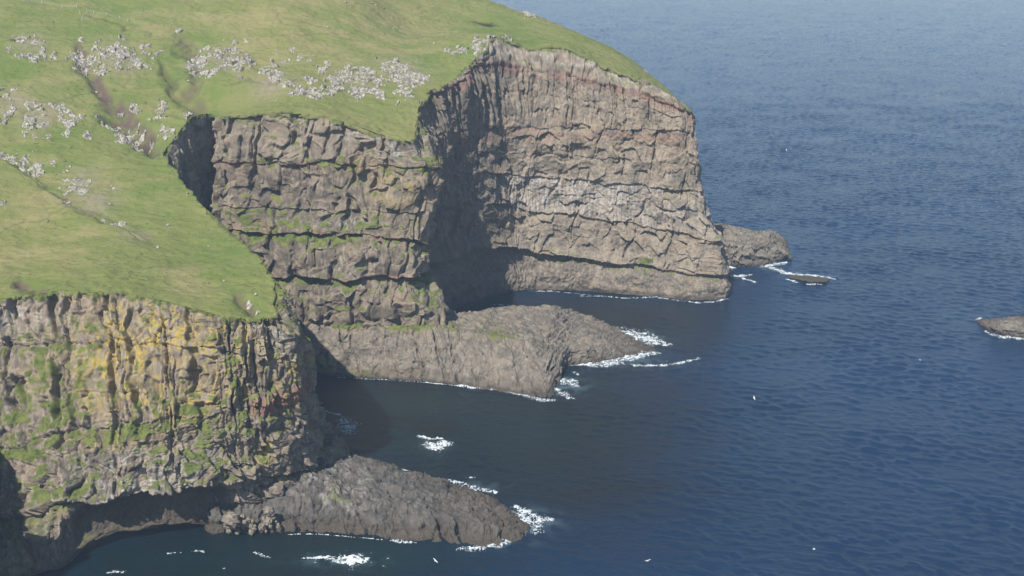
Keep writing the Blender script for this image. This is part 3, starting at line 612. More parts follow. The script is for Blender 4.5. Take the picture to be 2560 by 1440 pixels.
# ------------------------------------------------------------------ wave-cut platforms, stack and skerries
def platform(name, cols, mat, label, cat, seed, smoothness=1.0, weed=(), veg_b=(), wetz=1.6, tone_add=0.0, pale_b=(), amp=1.0, brown=0.0, du=0.26, topamp=1.0, swell=1.1):
    G, U, L, q, nrm, H = loft(cols, du, du, soft=1)
    X, Y, Z = G[..., 0], G[..., 1], G[..., 2]; B = q[:, None] + 0 * U
    face = sm(1.15, 0.85, B); u, v = warp(U, L, 8, 1.4, seed)
    a, ra = blocks(u, v, 5.5, 4.2, 1.9, 1.7, 0.45, seed + 10); b, rb = blocks(u, v, 1.9, 2.6, 0.8, 0.7, 0.25, seed + 20)
    tx, ty = warp(X, Y, 7, 1.6, seed + 2); t1, rt = blocks(tx, ty, 4.5, 3.4, 1.0, 0.9, 1.1, seed + 30); t2, _ = blocks(tx, ty, 1.6, 1.4, 0.42, 0.4, 0.40, seed + 33); t0, rt0 = blocks(tx, ty, 11, 8, 1.1, 0.8, 0.4, seed + 36); t1 = t1 + t0
    d = face * (a * 0.8 + b * 0.8) * smoothness + face * smoothness * (clefts(u, v, 9.0, .6, 2.2, seed + 60, .25) + clefts(u, v, 5.0, .35, 1.0, seed + 64, -.3)) + (1 - face) * (t1 * .75 + t2 * 1.1) * topamp + swell * fbm(U / 13, L / 13, 4, seed + 40) + 0.5 * np.round(2.2 * fbm(U / 9, L / 6, 3, seed + 47)) * topamp + 0.25 * fbm(U / 1.7, L / 1.7, 3, seed + 41)
    d *= amp * sm(-0.5, 4.0, Z + 1.5)
    G = G + nrm * d[..., None]
    Z = G[..., 2]; nz = box(box(norm_z(G), 2, 0), 2, 1); rag = fbm(U / 3.5, L / 3.5, 4, seed + 50)
    veg = sm(0.45, 0.85, blm(G, veg_b) + 0.5 * rag + 0.15 * nz) if len(veg_b) else 0 * U
    wet_or_shade = np.maximum(sm(wetz * 1.5, wetz * 0.3, Z + 0.9 * rag), brown * sm(5.5, 1.5, Z + 2 * rag))
    pale = blm(G, pale_b) * sm(-.2, .5, rag) if len(pale_b) else 0 * U
    tone = np.clip(0.36 + tone_add + 0.3 * ra * face + 0.25 * rt * (1 - face) + 0.35 * rag, 0, 1)
    return put(name, G, np.stack([veg, 0 * U + 0.25 * (blm(G, veg_b) if len(veg_b) else 0), 0 * U], -1), np.stack([pale, wet_or_shade, tone], -1), mat, label, cat)
def zc(*a): return ('z',) + a
platform('rock_platform', [
 [zc(740,925,0), zc(735,805,19), W3(-88,506,20), W3(-88,518,0)],
 [zc(845,942,0), zc(845,815,19), W3(-70,507,20), W3(-70,520,0)],
 [zc(950,948,0), zc(950,814,19), W3(-54,509,20), W3(-54,522,0)],
 [zc(1060,955,0), zc(1060,818,18.5), W3(-37,515,19), W3(-37,528,0)],
 [zc(1130,963,0), zc(1130,822,17.5), zc(1140,782,14), W3(-22,538,0)],
 [zc(1220,976,-.3), zc(1220,836,16), zc(1228,772,10), W3(-9,556,-1)],
 [zc(1310,992,-.4), zc(1302,852,14), zc(1318,766,8.5), W3(6,560,-1)],
 [zc(1372,1002,-.6), zc(1362,880,10), zc(1385,769,7.5), W3(20,560,-1)],
 [zc(1398,962,-.5), zc(1392,884,8.5), zc(1410,773,6), W3(26,558,-1)],
 [zc(1410,925,-.5), zc(1420,876,7), zc(1440,782,3.8), W3(31,553,-1)],
 [zc(1490,910,-.5), zc(1482,872,6), zc(1500,803,2.5), W3(41,541,-1)],
 [zc(1570,895,-.5), zc(1565,868,2.6), zc(1572,836,1.5), W3(53,522,-1)],
 [zc(1655,882,-.8), zc(1654,878,-.7), zc(1653,874,-.7), zc(1652,870,-.8)]], M_PLAT,
 'broad flat rock shelf below the middle cliff, running out to a foaming point', 'rock shelf', 600, veg_b=[(1020,806,486,13,2.4,1.35), (1150,805,490,10,1.6,1.1), (800,905,480,12,3,.8), (870,808,485,10,2.2,1.3), (920,925,476,10,2,.6), (1250,800,500,12,2,.6)], tone_add=0.0, brown=0.5, topamp=0.85, swell=1.1, smoothness=.6)
platform('rock_platform', [
 [W3(-103,356,-1), W3(-103,359,4), W3(-102,363,9), W3(-98,376,4)],
 [zc(535,1340,-.5), zc(538,1275,6), zc(540,1212,12), W3(-93,375,4)],
 [zc(560,1338,-.4), zc(560,1250,8), zc(575,1206,10.5), W3(-86,376,5)],
 [zc(640,1336,-.4), zc(640,1240,8.5), zc(655,1199,10.5), W3(-75,380,5)],
 [zc(760,1333,-.4), zc(755,1243,8.5), zc(772,1174,9), W3(-60,388,0)],
 [zc(860,1338,-.4), zc(850,1252,8), zc(862,1150,6), zc(872,1132,-1)],
 [zc(960,1349,-.4), zc(950,1266,7.2), zc(968,1172,4.5), zc(985,1160,-1)],
 [zc(1060,1358,-.4), zc(1050,1276,6), zc(1062,1197,3.4), zc(1080,1186,-1)],
 [zc(1150,1368,-.4), zc(1142,1287,4.6), zc(1142,1222,2.6), zc(1162,1213,-1)],
 [zc(1240,1371,-.5), zc(1230,1312,3.6), zc(1232,1262,2.2), zc(1252,1253,-1)],
 [zc(1305,1355,-.5), zc(1300,1326,1.3), zc(1292,1292,1.0), zc(1308,1284,-1)],
 [zc(1348,1333,-1), zc(1347,1331,-.9), zc(1347,1329,-.9), zc(1346,1327,-1)]], M_WET,
 'low dark rock tongue below the nearest cliff, sloping into white surf', 'rock shelf', 700, smoothness=0.8, topamp=1.15, swell=1.0, pale_b=[(555,1235,352,5,2.5), (880,1165,376,9,2.5,.7), (800,1190,366,8,2,.4)], tone_add=0.12, brown=0.75, veg_b=[(880,1160,378,6,1.2,.6)])
platform('sea_stack', [
 [zc(1770,662,-.5), zc(1775,604,13), zc(1780,568,13.5), zc(1782,560,-.5)],
 [zc(1835,668,-.5), zc(1832,612,12), zc(1835,574,13.5), zc(1842,566,-.5)],
 [zc(1885,668,-.5), zc(1880,615,10.5), zc(1885,588,10.5), zc(1892,578,-.5)],
 [zc(1925,662,-.5), zc(1922,612,9.5), zc(1922,588,10), zc(1936,578,-.5)],
 [zc(1958,650,-.5), zc(1952,626,5.5), zc(1946,603,6.5), zc(1962,594,-.5)],
 [zc(1985,654,-.8), zc(1983,652,-.7), zc(1980,649,-.7), zc(1978,645,-.8)]], M_PLAT,
 'squat grey rock stack standing off the tip of the headland', 'sea stack', 800, brown=0.5)
platform('reef', [
 [zc(1950,690,-.6), zc(1952,688,-.5), zc(1954,684,-.5), zc(1956,682,-.6)],
 [zc(1990,702,-.5), zc(1990,697,1.0), zc(1992,689,1.1), zc(1992,685,-.5)],
 [zc(2030,710,-.5), zc(2032,704,1.6), zc(2034,696,1.4), zc(2036,690,-.5)],
 [zc(2062,710,-.5), zc(2062,706,1.2), zc(2063,699,1.1), zc(2064,695,-.5)],
 [zc(2080,700,-.6), zc(2080,699,-.5), zc(2080,698,-.5), zc(2080,697,-.6)]], M_WET,
 'low brown weed-covered reef awash just beyond the sea stack', 'reef', 850, brown=1.0, amp=0.6)
platform('skerry', [
 [zc(2436,800,-.6), zc(2437,799,-.5), zc(2438,798,-.5), zc(2440,797,-.6)],
 [zc(2462,826,-.5), zc(2464,812,2.2), zc(2470,803,2.6), zc(2474,795,-.5)],
 [zc(2500,840,-.5), zc(2500,822,3.6), zc(2506,803,4.2), zc(2512,790,-.5)],
 [zc(2550,847,-.5), zc(2550,826,3.8), zc(2555,806,4.4), zc(2560,790,-.5)],
 [zc(2610,850,-.5), zc(2610,830,3.2), zc(2612,812,3.6), zc(2616,798,-.5)],
 [zc(2650,838,-.7), zc(2650,836,-.6), zc(2650,834,-.6), zc(2650,832,-.7)]], M_PLAT,
 'small olive brown skerry alone in open water at the right edge', 'skerry', 880, brown=0.6, amp=0.7)

# ------------------------------------------------------------------ sea
WAVES = []
for k in range(46):
    lam = 2.3 * (8.5 / 2.3) ** (k / 45.0) ; th = math.radians(76 + rng.normal(0, 33)); kk = 2 * math.pi / lam
    slope = 0.045 * (1.0 if lam < 6 else 0.7); WAVES.append((kk * math.cos(th), kk * math.sin(th), slope / kk, rng.uniform(0, 6.28)))
BAYS = [(1250,1080,62,62,.75), (1000,1020,55,50,.75), (1500,800,60,40,.6), (640,1390,60,30,.8), (1500,1000,40,50,.4)]
BAYS = [(*atZ(p, y, 0)[:2], rx, ry, w) for p, y, rx, ry, w in BAYS]
def sea_z(x, y):
    x = np.asarray(x, np.float32); y = np.asarray(y, np.float32); z = np.zeros(x.shape, np.float32)
    for kx, ky, a, p in WAVES: z += a * np.sin(kx * x + ky * y + p + 0.0)
    g = np.clip(0.72 + 0.75 * fbm(x / 46, y / 30, 3, 31), 0.15, 1.6)
    sh = 0
    for bx, by, rx, ry, w in BAYS: sh = np.maximum(sh, w * np.exp(-((x - bx) / rx) ** 2 - ((y - by) / ry) ** 2))
    return z * g * (1 - sh)
FOAMS = []
def sea():
    ys = [120.0]
    while ys[-1] < 290: ys.append(ys[-1] * 1.02)
    while ys[-1] < 2600: ys.append(ys[-1] * (1.0014 if ys[-1] < 1100 else 1.0024))
    while ys[-1] < 60000: ys.append(ys[-1] * 1.06)
    ys = np.array(ys); tx = np.concatenate([np.linspace(-1.6, -0.46, 120)[:-1], np.linspace(-0.46, 0.50, 1050), np.linspace(0.50, 1.6, 120)[1:]])
    Y = np.repeat(ys[:, None], len(tx), 1); X = tx[None] * Y
    Z = sea_z(X, Y) * sm(3400, 2400, Y) * sm(0.62, 0.5, np.abs(X / Y - 0.02))
    kelp = np.zeros(X.shape); teal = np.zeros(X.shape); aer = np.zeros(X.shape)
    for p, y, rx, ry, w in [(980,1030,22,12,1), (900,1050,20,20,.45), (1080,1080,20,12,1), (1500,905,24,12,.8), (1480,1230,40,16,.7), (1400,960,25,14,.6), (1640,870,28,14,.7), (1350,850,30,18,.4), (880,1000,14,18,.4), (1150,1130,18,10,.6), (1700,1120,30,20,.35)]:
        b = atZ(p, y, 0); kelp = np.maximum(kelp, w * np.exp(-((X - b[0]) / rx) ** 2 - ((Y - b[1]) / ry) ** 2))
    for p, y, rx, ry, w in [(1150,1010,30,14,.8), (1000,1110,22,12,.7), (760,1390,52,16,1), (500,1420,40,14,.9), (1300,1080,30,22,.6), (1250,1200,30,18,.4), (1440,950,16,8,.6)]:
        b = atZ(p, y, 0); teal = np.maximum(teal, w * np.exp(-((X - b[0]) / rx) ** 2 - ((Y - b[1]) / ry) ** 2))
    for p, y, rx, ry, w in [(1420,965,8,8,.8), (1590,840,12,8,.5), (1600,905,14,6,.5), (1340,1300,8,7,.8), (1270,1350,10,5,.4), (870,1065,6,7,.5), (1090,1110,5,4,.6), (840,1400,12,3,.6), (1210,1215,9,5,.3), (1930,672,10,6,.5), (2020,690,14,6,.5), (2420,790,16,14,.25), (2500,850,14,4,.3)]:
        b = atZ(p, y, 0); aer = np.maximum(aer, w * np.exp(-((X - b[0]) / rx) ** 2 - ((Y - b[1]) / ry) ** 2))
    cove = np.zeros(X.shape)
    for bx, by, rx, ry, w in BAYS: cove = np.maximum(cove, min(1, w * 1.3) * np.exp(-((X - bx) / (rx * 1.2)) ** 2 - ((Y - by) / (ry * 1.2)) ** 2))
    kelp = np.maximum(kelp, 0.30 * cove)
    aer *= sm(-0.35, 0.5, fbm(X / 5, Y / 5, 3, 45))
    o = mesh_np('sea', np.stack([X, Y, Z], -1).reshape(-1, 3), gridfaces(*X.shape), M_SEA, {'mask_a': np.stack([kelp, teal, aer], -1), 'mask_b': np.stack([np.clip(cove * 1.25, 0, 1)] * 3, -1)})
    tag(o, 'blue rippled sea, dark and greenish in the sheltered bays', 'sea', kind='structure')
sea()

# ------------------------------------------------------------------ foam: lacy sheets lying on the water
def foam(label, lines, seed, thr=0.42, lump=0.25, name='surf_foam', cat='surf', streak=1.0):
    VV, FF, TT_ = [], [], []; base = 0
    for ln in lines:
        P = np.array([atZ(a, b, 0)[:2] for a, b, w in ln]); wd = 1.9 * np.array([w for _, _, w in ln], float); m = wd.max() * 1.5
        x0, y0 = P.min(0) - m; x1, y1 = P.max(0) + m; c = 0.16 if m < 10 else 0.2
        X, Y = np.meshgrid(np.arange(x0, x1, c), np.arange(y0, y1, c))
        d, al = seg_dist(X, Y, P); w = np.interp(al, np.linspace(0, 1, len(wd)), wd)
        n1 = fbm(X / (2.4 * streak), Y / 2.6, 5, seed, 0.6); n2 = 1 - np.abs(fbm(X / (1.0 * streak), Y / 1.1, 3, seed + 7)) * 2.2
        n3 = fbm(X / (0.5 * streak), Y / 0.5, 2, seed + 9)
        f = sm(1.6, 0.0, d / w) * 0.74 + 0.46 * n1 + 0.50 * (n2 - 0.44) + 0.30 * n3
        thr_ = thr - .10; mask = f > thr_; cell = mask[:-1, :-1] & mask[1:, :-1] & mask[:-1, 1:] & mask[1:, 1:]
        if not cell.any(): continue
        vu = np.zeros(X.shape, bool); vu[:-1, :-1] |= cell; vu[1:, :-1] |= cell; vu[:-1, 1:] |= cell; vu[1:, 1:] |= cell
        Z = sea_z(X, Y) + 0.14 + lump * np.clip(f - thr, 0, 1) * (0.7 + 0.8 * n1)
        idx = -np.ones(X.shape, int); idx[vu] = base + np.arange(vu.sum())
        FF.append(np.stack([idx[:-1, :-1], idx[:-1, 1:], idx[1:, 1:], idx[1:, :-1]], -1)[cell]); VV.append(np.stack([X[vu], Y[vu], Z[vu]], -1)); TT_.append(np.repeat(sm(thr_, thr_ + .55, f[vu])[:, None], 3, 1)); base += vu.sum()
    if VV:
        o = mesh_np(name, np.concatenate(VV), np.concatenate(FF), M_FOAM, {'mask_a': np.concatenate(TT_)}); tag(o, label, cat, kind='stuff')
foam('white surf streaming off the back edge of the broad rock shelf', [[(1420,785,1.0),(1450,795,2.5),(1490,815,2.2),(1530,828,3.5),(1580,838,5),(1630,852,4.5),(1668,864,1.5)]], 61, 0.52, 0.5)
foam('white surf along the seaward point of the broad rock shelf', [[(1400,912,.6),(1470,912,1.5),(1510,910,3.0),(1560,897,3.2),(1610,885,3),(1640,884,1.2)], [(1590,915,1.0),(1650,915,.9),(1700,908,.8),(1745,898,.6)]], 62, 0.52, 0.5)
foam('foam churning off the near corner of the broad rock shelf', [[(1405,950,2.0),(1425,958,3.2),(1440,965,1.5)], [(1380,968,1.0),(1400,980,1.8),(1425,996,1.2)], [(1437,934,.9),(1442,935,.9)], [(1150,965,.9),(1180,970,1.3),(1210,972,.8)], [(1225,972,1.0),(1250,972,1.4),(1290,985,.9),(1320,992,1.2),(1350,1000,1.4),(1385,1002,1.0)], [(845,944,.2),(950,950,.22),(1060,957,.22),(1150,966,.35)]], 63, 0.56, 0.4)
foam('round white breaker alone in the middle of the sheltered bay', [[(1072,1112,1.6),(1090,1116,3.4),(1108,1112,2.2)], [(1045,1092,.5),(1075,1098,.7),(1105,1098,.6)]], 64, 0.5, 0.9, 'breaker', 'breaker')
foam('bluish foam patch in the shade beside the nearest cliff', [[(862,1050,2.0),(872,1062,3.0),(868,1080,2.0)], [(815,1030,.5),(850,1038,.6)]], 65, 0.6, 0.4)
foam('lens shaped white breaker at the bottom of the photo', [[(845,1400,1.0),(865,1401,2.0),(890,1401,2.4),(912,1399,1.6),(918,1398,.6)], [(760,1396,.35),(800,1396,.6),(850,1397,1.0)]], 66, 0.40, 0.7, 'breaker', 'breaker', 1.6)
foam('white surf breaking over the tip of the low rock tongue', [[(1290,1268,1.0),(1315,1288,2.2),(1335,1302,3.4),(1360,1300,2.4),(1378,1300,1.0)], [(1243,1296,.5),(1290,1298,.7),(1325,1308,1.2)], [(1345,1315,1.2),(1338,1330,1.4)], [(1150,1374,.8),(1185,1374,1.2),(1220,1368,1.0),(1240,1366,1.3),(1270,1352,1.6),(1290,1335,1.2)], [(980,1352,.5),(1010,1356,.7),(1040,1358,.4)], [(720,1337,.18),(800,1337,.22),(900,1345,.2),(980,1353,.35)]], 67, 0.56, 0.5)
foam('thin foam lace along the landward side of the low rock tongue', [[(1120,1200,.5),(1150,1210,1.4),(1190,1222,1.6),(1235,1232,1.0)], [(985,1168,.4),(1020,1178,.5)], [(1165,1196,.4),(1185,1194,.4)]], 68, 0.62, 0.3)
foam('foam fringe at the foot of the beige headland', [[(1320,728,.35),(1400,730,.6),(1470,738,.35),(1560,746,.5),(1640,744,.8),(1680,750,1.0),(1740,757,.8),(1780,756,.9),(1818,748,.7)], [(1450,741,.3),(1500,742,.5),(1530,742,.3)], [(1228,762,.5),(1275,764,.9),(1290,768,.4)]], 69, 0.62, 0.3)
foam('surf around the foot of the squat sea stack', [[(1860,585,1.2),(1875,586,1.6),(1895,582,1.0)], [(1828,578,.6),(1850,582,.8)], [(1824,668,1.0),(1836,670,1.0)], [(1905,668,1.2),(1930,662,1.8),(1965,658,1.2)], [(1826,690,1.0),(1850,691,1.5),(1876,688,.9)], [(1860,698,.8),(1890,706,.6)], [(1955,618,.5),(1965,614,.7)]], 70, 0.52, 0.5)
foam('long white wash line breaking over the brown reef', [[(1918,665,1.0),(1940,674,1.8),(1965,684,1.4)], [(1965,684,1.4),(2000,687,1.0),(2040,690,.9),(2075,695,.9),(2086,697,.6)], [(1965,698,.6),(1990,706,1.0)], [(2020,711,.8),(2050,712,.7)]], 71, 0.52, 0.4)
foam('white wash around the small skerry at the right edge', [[(2462,828,.6),(2475,836,1.2),(2500,842,1.6),(2540,846,1.4),(2590,850,1.0)], [(2438,800,.4),(2452,795,.6)], [(2545,797,1.0),(2565,799,1.6),(2590,800,1.2)]], 72, 0.55, 0.4)
foam('thin foam streaks on the dark water under the nearest cliff', [[(480,1380,.4),(500,1378,.5),(512,1382,.3)], [(635,1382,.3),(660,1392,.5),(680,1396,.5)], [(270,1432,.7),(310,1430,.6)], [(420,1385,.4),(450,1382,.4)]], 73, 0.6, 0.2)

# ------------------------------------------------------------------ lichened outcrops on the slope
import bmesh
SHARDS = []
for k in range(14):
    bm = bmesh.new(); r = random.Random(100 + k)
    for i in range(15):
        v = Vector((r.gauss(0, 1), r.gauss(0, 1), r.gauss(0, 1))).normalized(); v *= r.uniform(0.75, 1.05); bm.verts.new(v)
    bmesh.ops.convex_hull(bm, input=bm.verts); bmesh.ops.triangulate(bm, faces=bm.faces)
    bad = [v for v in bm.verts if not v.link_faces]; bmesh.ops.delete(bm, geom=bad, context='VERTS'); bm.verts.index_update()
    SHARDS.append((np.array([v.co[:] for v in bm.verts]), np.array([[v.index for v in f.verts] for f in bm.faces]))); bm.free()
def outcrop(label, blobs, seed):
    """bedrock breaking the turf: one sheet, jointed into blocks, dipping below the ground where the turf closes over it"""
    E = []
    for (px, py, rx, ry, n, s0, s1) in blobs:
        c = on_hill(px, py); ax = on_hill(px + rx, py); ay = on_hill(px, py - ry); by = on_hill(px, py + ry)
        E.append((c[0], c[1], rx * 1.1 * np.linalg.norm(c - np.array((0, 0, CAM_H))) / F_PX + .4, min(0.5 * abs(ay[1] - by[1]) + .6, 4.0 * (rx * c[1] / F_PX + .8), 12), s0, s1, min(1.25, .62 + n / 90.0)))
    x0 = min(e[0] - 1.7 * e[2] for e in E); x1 = max(e[0] + 1.7 * e[2] for e in E); y0 = min(e[1] - 1.7 * e[3] for e in E); y1 = max(e[1] + 1.7 * e[3] for e in E)
    X, Y = np.meshgrid(np.arange(x0, x1, 0.26), np.arange(y0, y1, 0.34)); D = np.zeros(X.shape); S = np.full(X.shape, .9)
    for cx_, cy_, rx, ry, s0, s1, w in E:
        g = w * np.exp(-0.9 * (((X - cx_) / rx) ** 2 + ((Y - cy_) / ry) ** 2)); S = np.where(g > D, s1, S); D = np.maximum(D, g)
    u, v = warp(X, Y, 3.5, 0.7, seed); v = v * 0.62
    f1, e, ca, cb, dx, dy = vor(u / 1.25, v / 1.0, seed + 2, 1.0); r = h01(ca, cb, seed + 3); tx = h01(ca, cb, seed + 4) - .5; ty = h01(ca, cb, seed + 5)
    g1, e2, cc, cd, Dx, Dy = vor(u / 3.3, v / 2.5, seed + 8, 1.0); tL = h01(cc, cd, seed + 10) - .5; r2 = h01(cc, cd, seed + 9)
    f = D + 0.50 * fbm(X / 4, Y / 6, 4, seed + 20) + 0.20 * (r - .5) + 0.55 * (r2 - .5)
    on = sm(0.58, 0.68, f)
    h = on * S * 0.68 * (0.14 + 0.55 * r2 - 0.75 * Dy * (0.4 + r2) + 0.5 * tL * Dx + 0.30 * (r - .5) - 0.25 * dy) - 0.55 * np.exp(-(e2 / .10) ** 2) * on - 0.22 * np.exp(-(e / .10) ** 2) * on
    Z = hill_top_np(X, Y) + h - 0.75 * (1 - on)
    keep = (D > 0.06) & inside(X, Y); cell = keep[:-1, :-1] & keep[1:, :-1] & keep[:-1, 1:] & keep[1:, 1:]
    cell = biggest(cell); F = gridfaces(*X.shape)[cell.ravel()]; us = np.unique(F); mp = np.zeros(X.size, int); mp[us] = np.arange(len(us))
    o = mesh_np('rock_outcrop', np.stack([X, Y, Z], -1).reshape(-1, 3)[us], mp[F], M_OUT, smooth=False)
    tag(o, label, 'rock outcrop', 'pale rock outcrops on the grass slope')
def inside(X, Y):
    r = np.zeros(X.shape, bool); ys = Y[:, 0]; xs = X[0]
    for (x1, y1), (x2, y2) in zip(poly, np.roll(poly, -1, 0)):
        if y1 == y2: continue
        j0, j1 = np.searchsorted(ys, min(y1, y2)), np.searchsorted(ys, max(y1, y2))
        if j0 < j1: r[j0:j1] ^= xs[None, :] < (x1 + (ys[j0:j1] - y1) / (y2 - y1) * (x2 - x1))[:, None]
    return r
def biggest(c):
    lab = np.where(c, np.arange(1, c.size + 1).reshape(c.shape), 0)
    for _ in range(4000):
        n = lab.copy(); n[1:] = np.maximum(n[1:], lab[:-1]); n[:-1] = np.maximum(n[:-1], lab[1:]); n[:, 1:] = np.maximum(n[:, 1:], lab[:, :-1]); n[:, :-1] = np.maximum(n[:, :-1], lab[:, 1:]); n[~c] = 0
        if (n == lab).all(): break
        lab = n
    k, m = np.unique(lab[lab > 0], return_counts=True); return lab == k[np.argmax(m)]
def hill_top_np(x, y):
    fx = np.clip((x - HX0) / HC, 0, len(hx) - 1.001); fy = np.clip((y - HY0) / HC, 0, len(hy) - 1.001); i = fx.astype(int); j = fy.astype(int); a = fx - i; b = fy - j
    return (HILLZ[j, i] * (1 - a) + HILLZ[j, i + 1] * a) * (1 - b) + (HILLZ[j + 1, i] * (1 - a) + HILLZ[j + 1, i + 1] * a) * b
OUT = [
 ('oval pale outcrop at the upper left above the curved rock band', [(48,101,22,12,26,.5,1.7)]),
 ('short slanting outcrop between the oval outcrop and the curved rock band', [(88,95,14,22,20,.5,1.5), (100,112,8,10,8,.4,1.0)]),
 ('curved band of broken rock ending in a jagged clump, far upper left', [(20,128,16,10,16,.5,1.4), (50,141,24,7,20,.5,1.4), (92,145,18,14,34,.5,1.8), (108,125,10,10,10,.4,1.1)]),
 ('twin rock knobs right of the curved rock band', [(122,146,12,10,18,.5,1.5), (140,138,10,18,24,.5,1.6), (130,118,8,12,8,.4,1.2)]),
 ('dark rubble rocks around the head of the reddish brown gully', [(198,100,14,10,10,.4,1.2), (190,140,18,22,40,.4,1.4), (225,150,22,22,34,.4,1.3), (185,162,12,10,14,.5,1.5), (250,170,16,14,22,.5,1.6)]),
 ('large pale outcrop right of the reddish gully', [(300,132,34,22,60,.5,2.0), (262,130,24,20,28,.4,1.3), (300,165,14,12,20,.5,1.6), (318,128,12,14,18,.5,1.8)]),
 ('long slanting outcrop lobe below the large pale outcrop', [(332,165,14,20,36,.5,1.6), (345,150,10,12,10,.4,1.1)]),
 ('row of white boulders under the large pale outcrop', [(272,181,10,7,8,.6,1.5), (295,184,22,5,12,.5,1.2)]),
 ('pale outcrop beside the thin dark gully', [(372,128,20,14,32,.5,1.6), (372,155,16,20,14,.3,.9), (392,120,14,10,14,.5,1.5)]),
 ('single pale boulder knob at the top of the long brown gully', [(445,76,7,7,9,.7,1.7)]),
 ('rock rim along the right side of the long brown gully', [(500,150,16,34,44,.4,1.4), (510,185,14,12,18,.4,1.3), (476,150,8,26,16,.4,1.1)]),
 ('small pale outcrop right of the long brown gully', [(542,136,18,18,34,.5,1.6), (550,170,12,14,16,.4,1.2), (530,182,20,8,8,.3,.8)]),
 ('smooth domed pinkish outcrop in the middle of the slope', [(585,128,20,20,34,.5,1.8), (603,160,22,20,90,.8,2.2), (575,150,10,12,12,.5,1.4)]),
 ('diagonal outcrop trail leading down right on the middle slope', [(672,170,16,14,34,.5,1.6), (690,195,20,14,44,.5,1.7), (720,212,22,12,34,.5,1.5), (745,232,18,14,36,.5,1.6)]),
 ('pale outcrop cluster low on the middle slope', [(790,232,28,16,48,.4,1.4), (775,200,20,10,16,.4,1.2)]),
 ('scattered small rocks high on the middle slope', [(728,130,14,14,16,.4,1.1), (710,150,14,12,10,.3,.9), (760,150,22,14,10,.3,.7)]),
 ('ragged outcrop above the middle cliff, left of the dense rock field', [(810,175,12,16,26,.5,1.6), (850,200,22,22,60,.5,1.8), (835,225,18,16,40,.5,1.7), (870,180,18,16,30,.5,1.5)]),
 ('broken rock field just left of the dense rock field', [(910,190,30,24,64,.5,1.6), (905,230,30,16,54,.5,1.6), (945,235,18,14,20,.5,1.5), (940,205,16,16,20,.4,1.3)]),
 ('dense field of upright pale rocks beside the dark cove rim', [(985,168,30,18,70,.5,1.5), (1000,195,30,22,80,.5,1.8), (1012,230,24,22,70,.5,1.9), (1040,205,22,22,50,.5,1.7), (1040,250,18,12,24,.5,1.6)]),
 ('rocky crest around the top of the shaded cove', [(1150,120,24,10,26,.5,1.6), (1200,112,22,20,44,.7,2.2), (1230,115,30,22,60,.8,2.6), (1195,138,16,10,24,.6,1.9), (1270,110,14,16,26,.7,2.2)]),
 ('pale rocks on the grass tip of the headland', [(1572,205,16,10,18,.5,1.5), (1600,205,14,14,24,.5,1.6), (1612,176,5,12,9,.6,1.6)]),
 ('pink boulder outcrop on the skyline of the headland', [(1325,40,18,9,30,.6,1.9)]),
 ('pale outcrop at the left edge of the photo', [(8,230,26,16,34,.5,1.5), (10,285,18,18,44,.5,1.7), (30,245,20,14,20,.4,1.2)]),
 ('tall pale outcrop left of centre on the near hillside', [(75,270,18,16,34,.5,1.5), (76,305,14,22,46,.6,1.8), (95,290,12,12,14,.4,1.2)]),
 ('loose rock scatter below the tall pale outcrop', [(110,310,18,20,24,.3,1.0), (90,335,30,20,16,.3,.8), (115,345,16,10,12,.3,.8)]),
 ('upper pale rock group on the near hillside', [(150,278,22,14,36,.5,1.5), (152,292,8,8,8,.5,1.4), (180,285,14,8,14,.4,1.1)]),
 ('lower pale rock group on the near hillside', [(170,315,18,18,46,.5,1.6), (185,305,20,12,24,.4,1.3), (160,338,16,8,18,.4,1.1)]),
 ('small outcrop pair above the near grass slope', [(222,330,8,12,12,.5,1.3), (215,347,16,8,18,.4,1.2)]),
 ('rubble lining the gully that feeds the chasm', [(285,308,24,14,34,.5,1.5), (325,325,26,22,60,.5,1.7), (350,350,18,14,30,.5,1.5), (300,345,14,10,14,.4,1.2)]),
 ('pale rocks on the tongue of grass left of the chasm', [(338,268,14,14,26,.5,1.4), (395,285,16,24,32,.4,1.3), (408,312,10,10,14,.4,1.3), (425,330,14,14,22,.5,1.4), (305,268,8,8,10,.5,1.3)]),
 ('white stones along the lip of the dark chasm', [(478,288,16,6,22,.5,1.5), (445,328,6,12,14,.4,1.2)]),
 ('grey scree strip at the left edge of the near slope', [(15,385,20,16,50,.4,1.1), (45,400,20,10,40,.4,1.1)]),
 ('dark broken rocks at the end of the grey scree strip', [(75,412,26,16,44,.4,1.3), (100,425,10,8,12,.4,1.2)]),
 ('small white rock patch right of the dark broken rocks', [(134,405,12,8,18,.4,1.1), (165,420,8,8,6,.4,1.0)]),
 ('stony bare patch in the middle of the near slope', [(190,460,34,22,34,.25,.7), (198,475,10,8,10,.3,.8), (280,462,8,6,8,.3,.8)]),
 ('low slanting ledge of rock on the near slope', [(150,490,8,10,14,.4,1.1), (172,508,14,8,16,.4,1.1)]),
 ('flat pale ledge low on the near slope', [(292,556,24,10,36,.4,1.2), (320,566,14,5,8,.3,.8)]),
 ('smallest pale ledge on the near slope, below the flat pale ledge', [(352,600,14,6,14,.3,.9), (375,597,12,5,8,.3,.7)]),
 ('stones at the rim of the near slope facing the chasm', [(462,490,8,12,12,.4,1.1), (468,500,5,6,6,.4,1.0)]),
 ('single grey rock at the left frame edge of the near slope', [(4,518,10,7,9,.6,1.4)]),
 ('pale rocks in the small gully at the corner of the near slope', [(622,755,10,14,16,.4,1.1), (640,775,8,8,8,.4,1.0)]),
]
for i, (lb, bs) in enumerate(OUT): outcrop(lb, bs, 1000 + i)
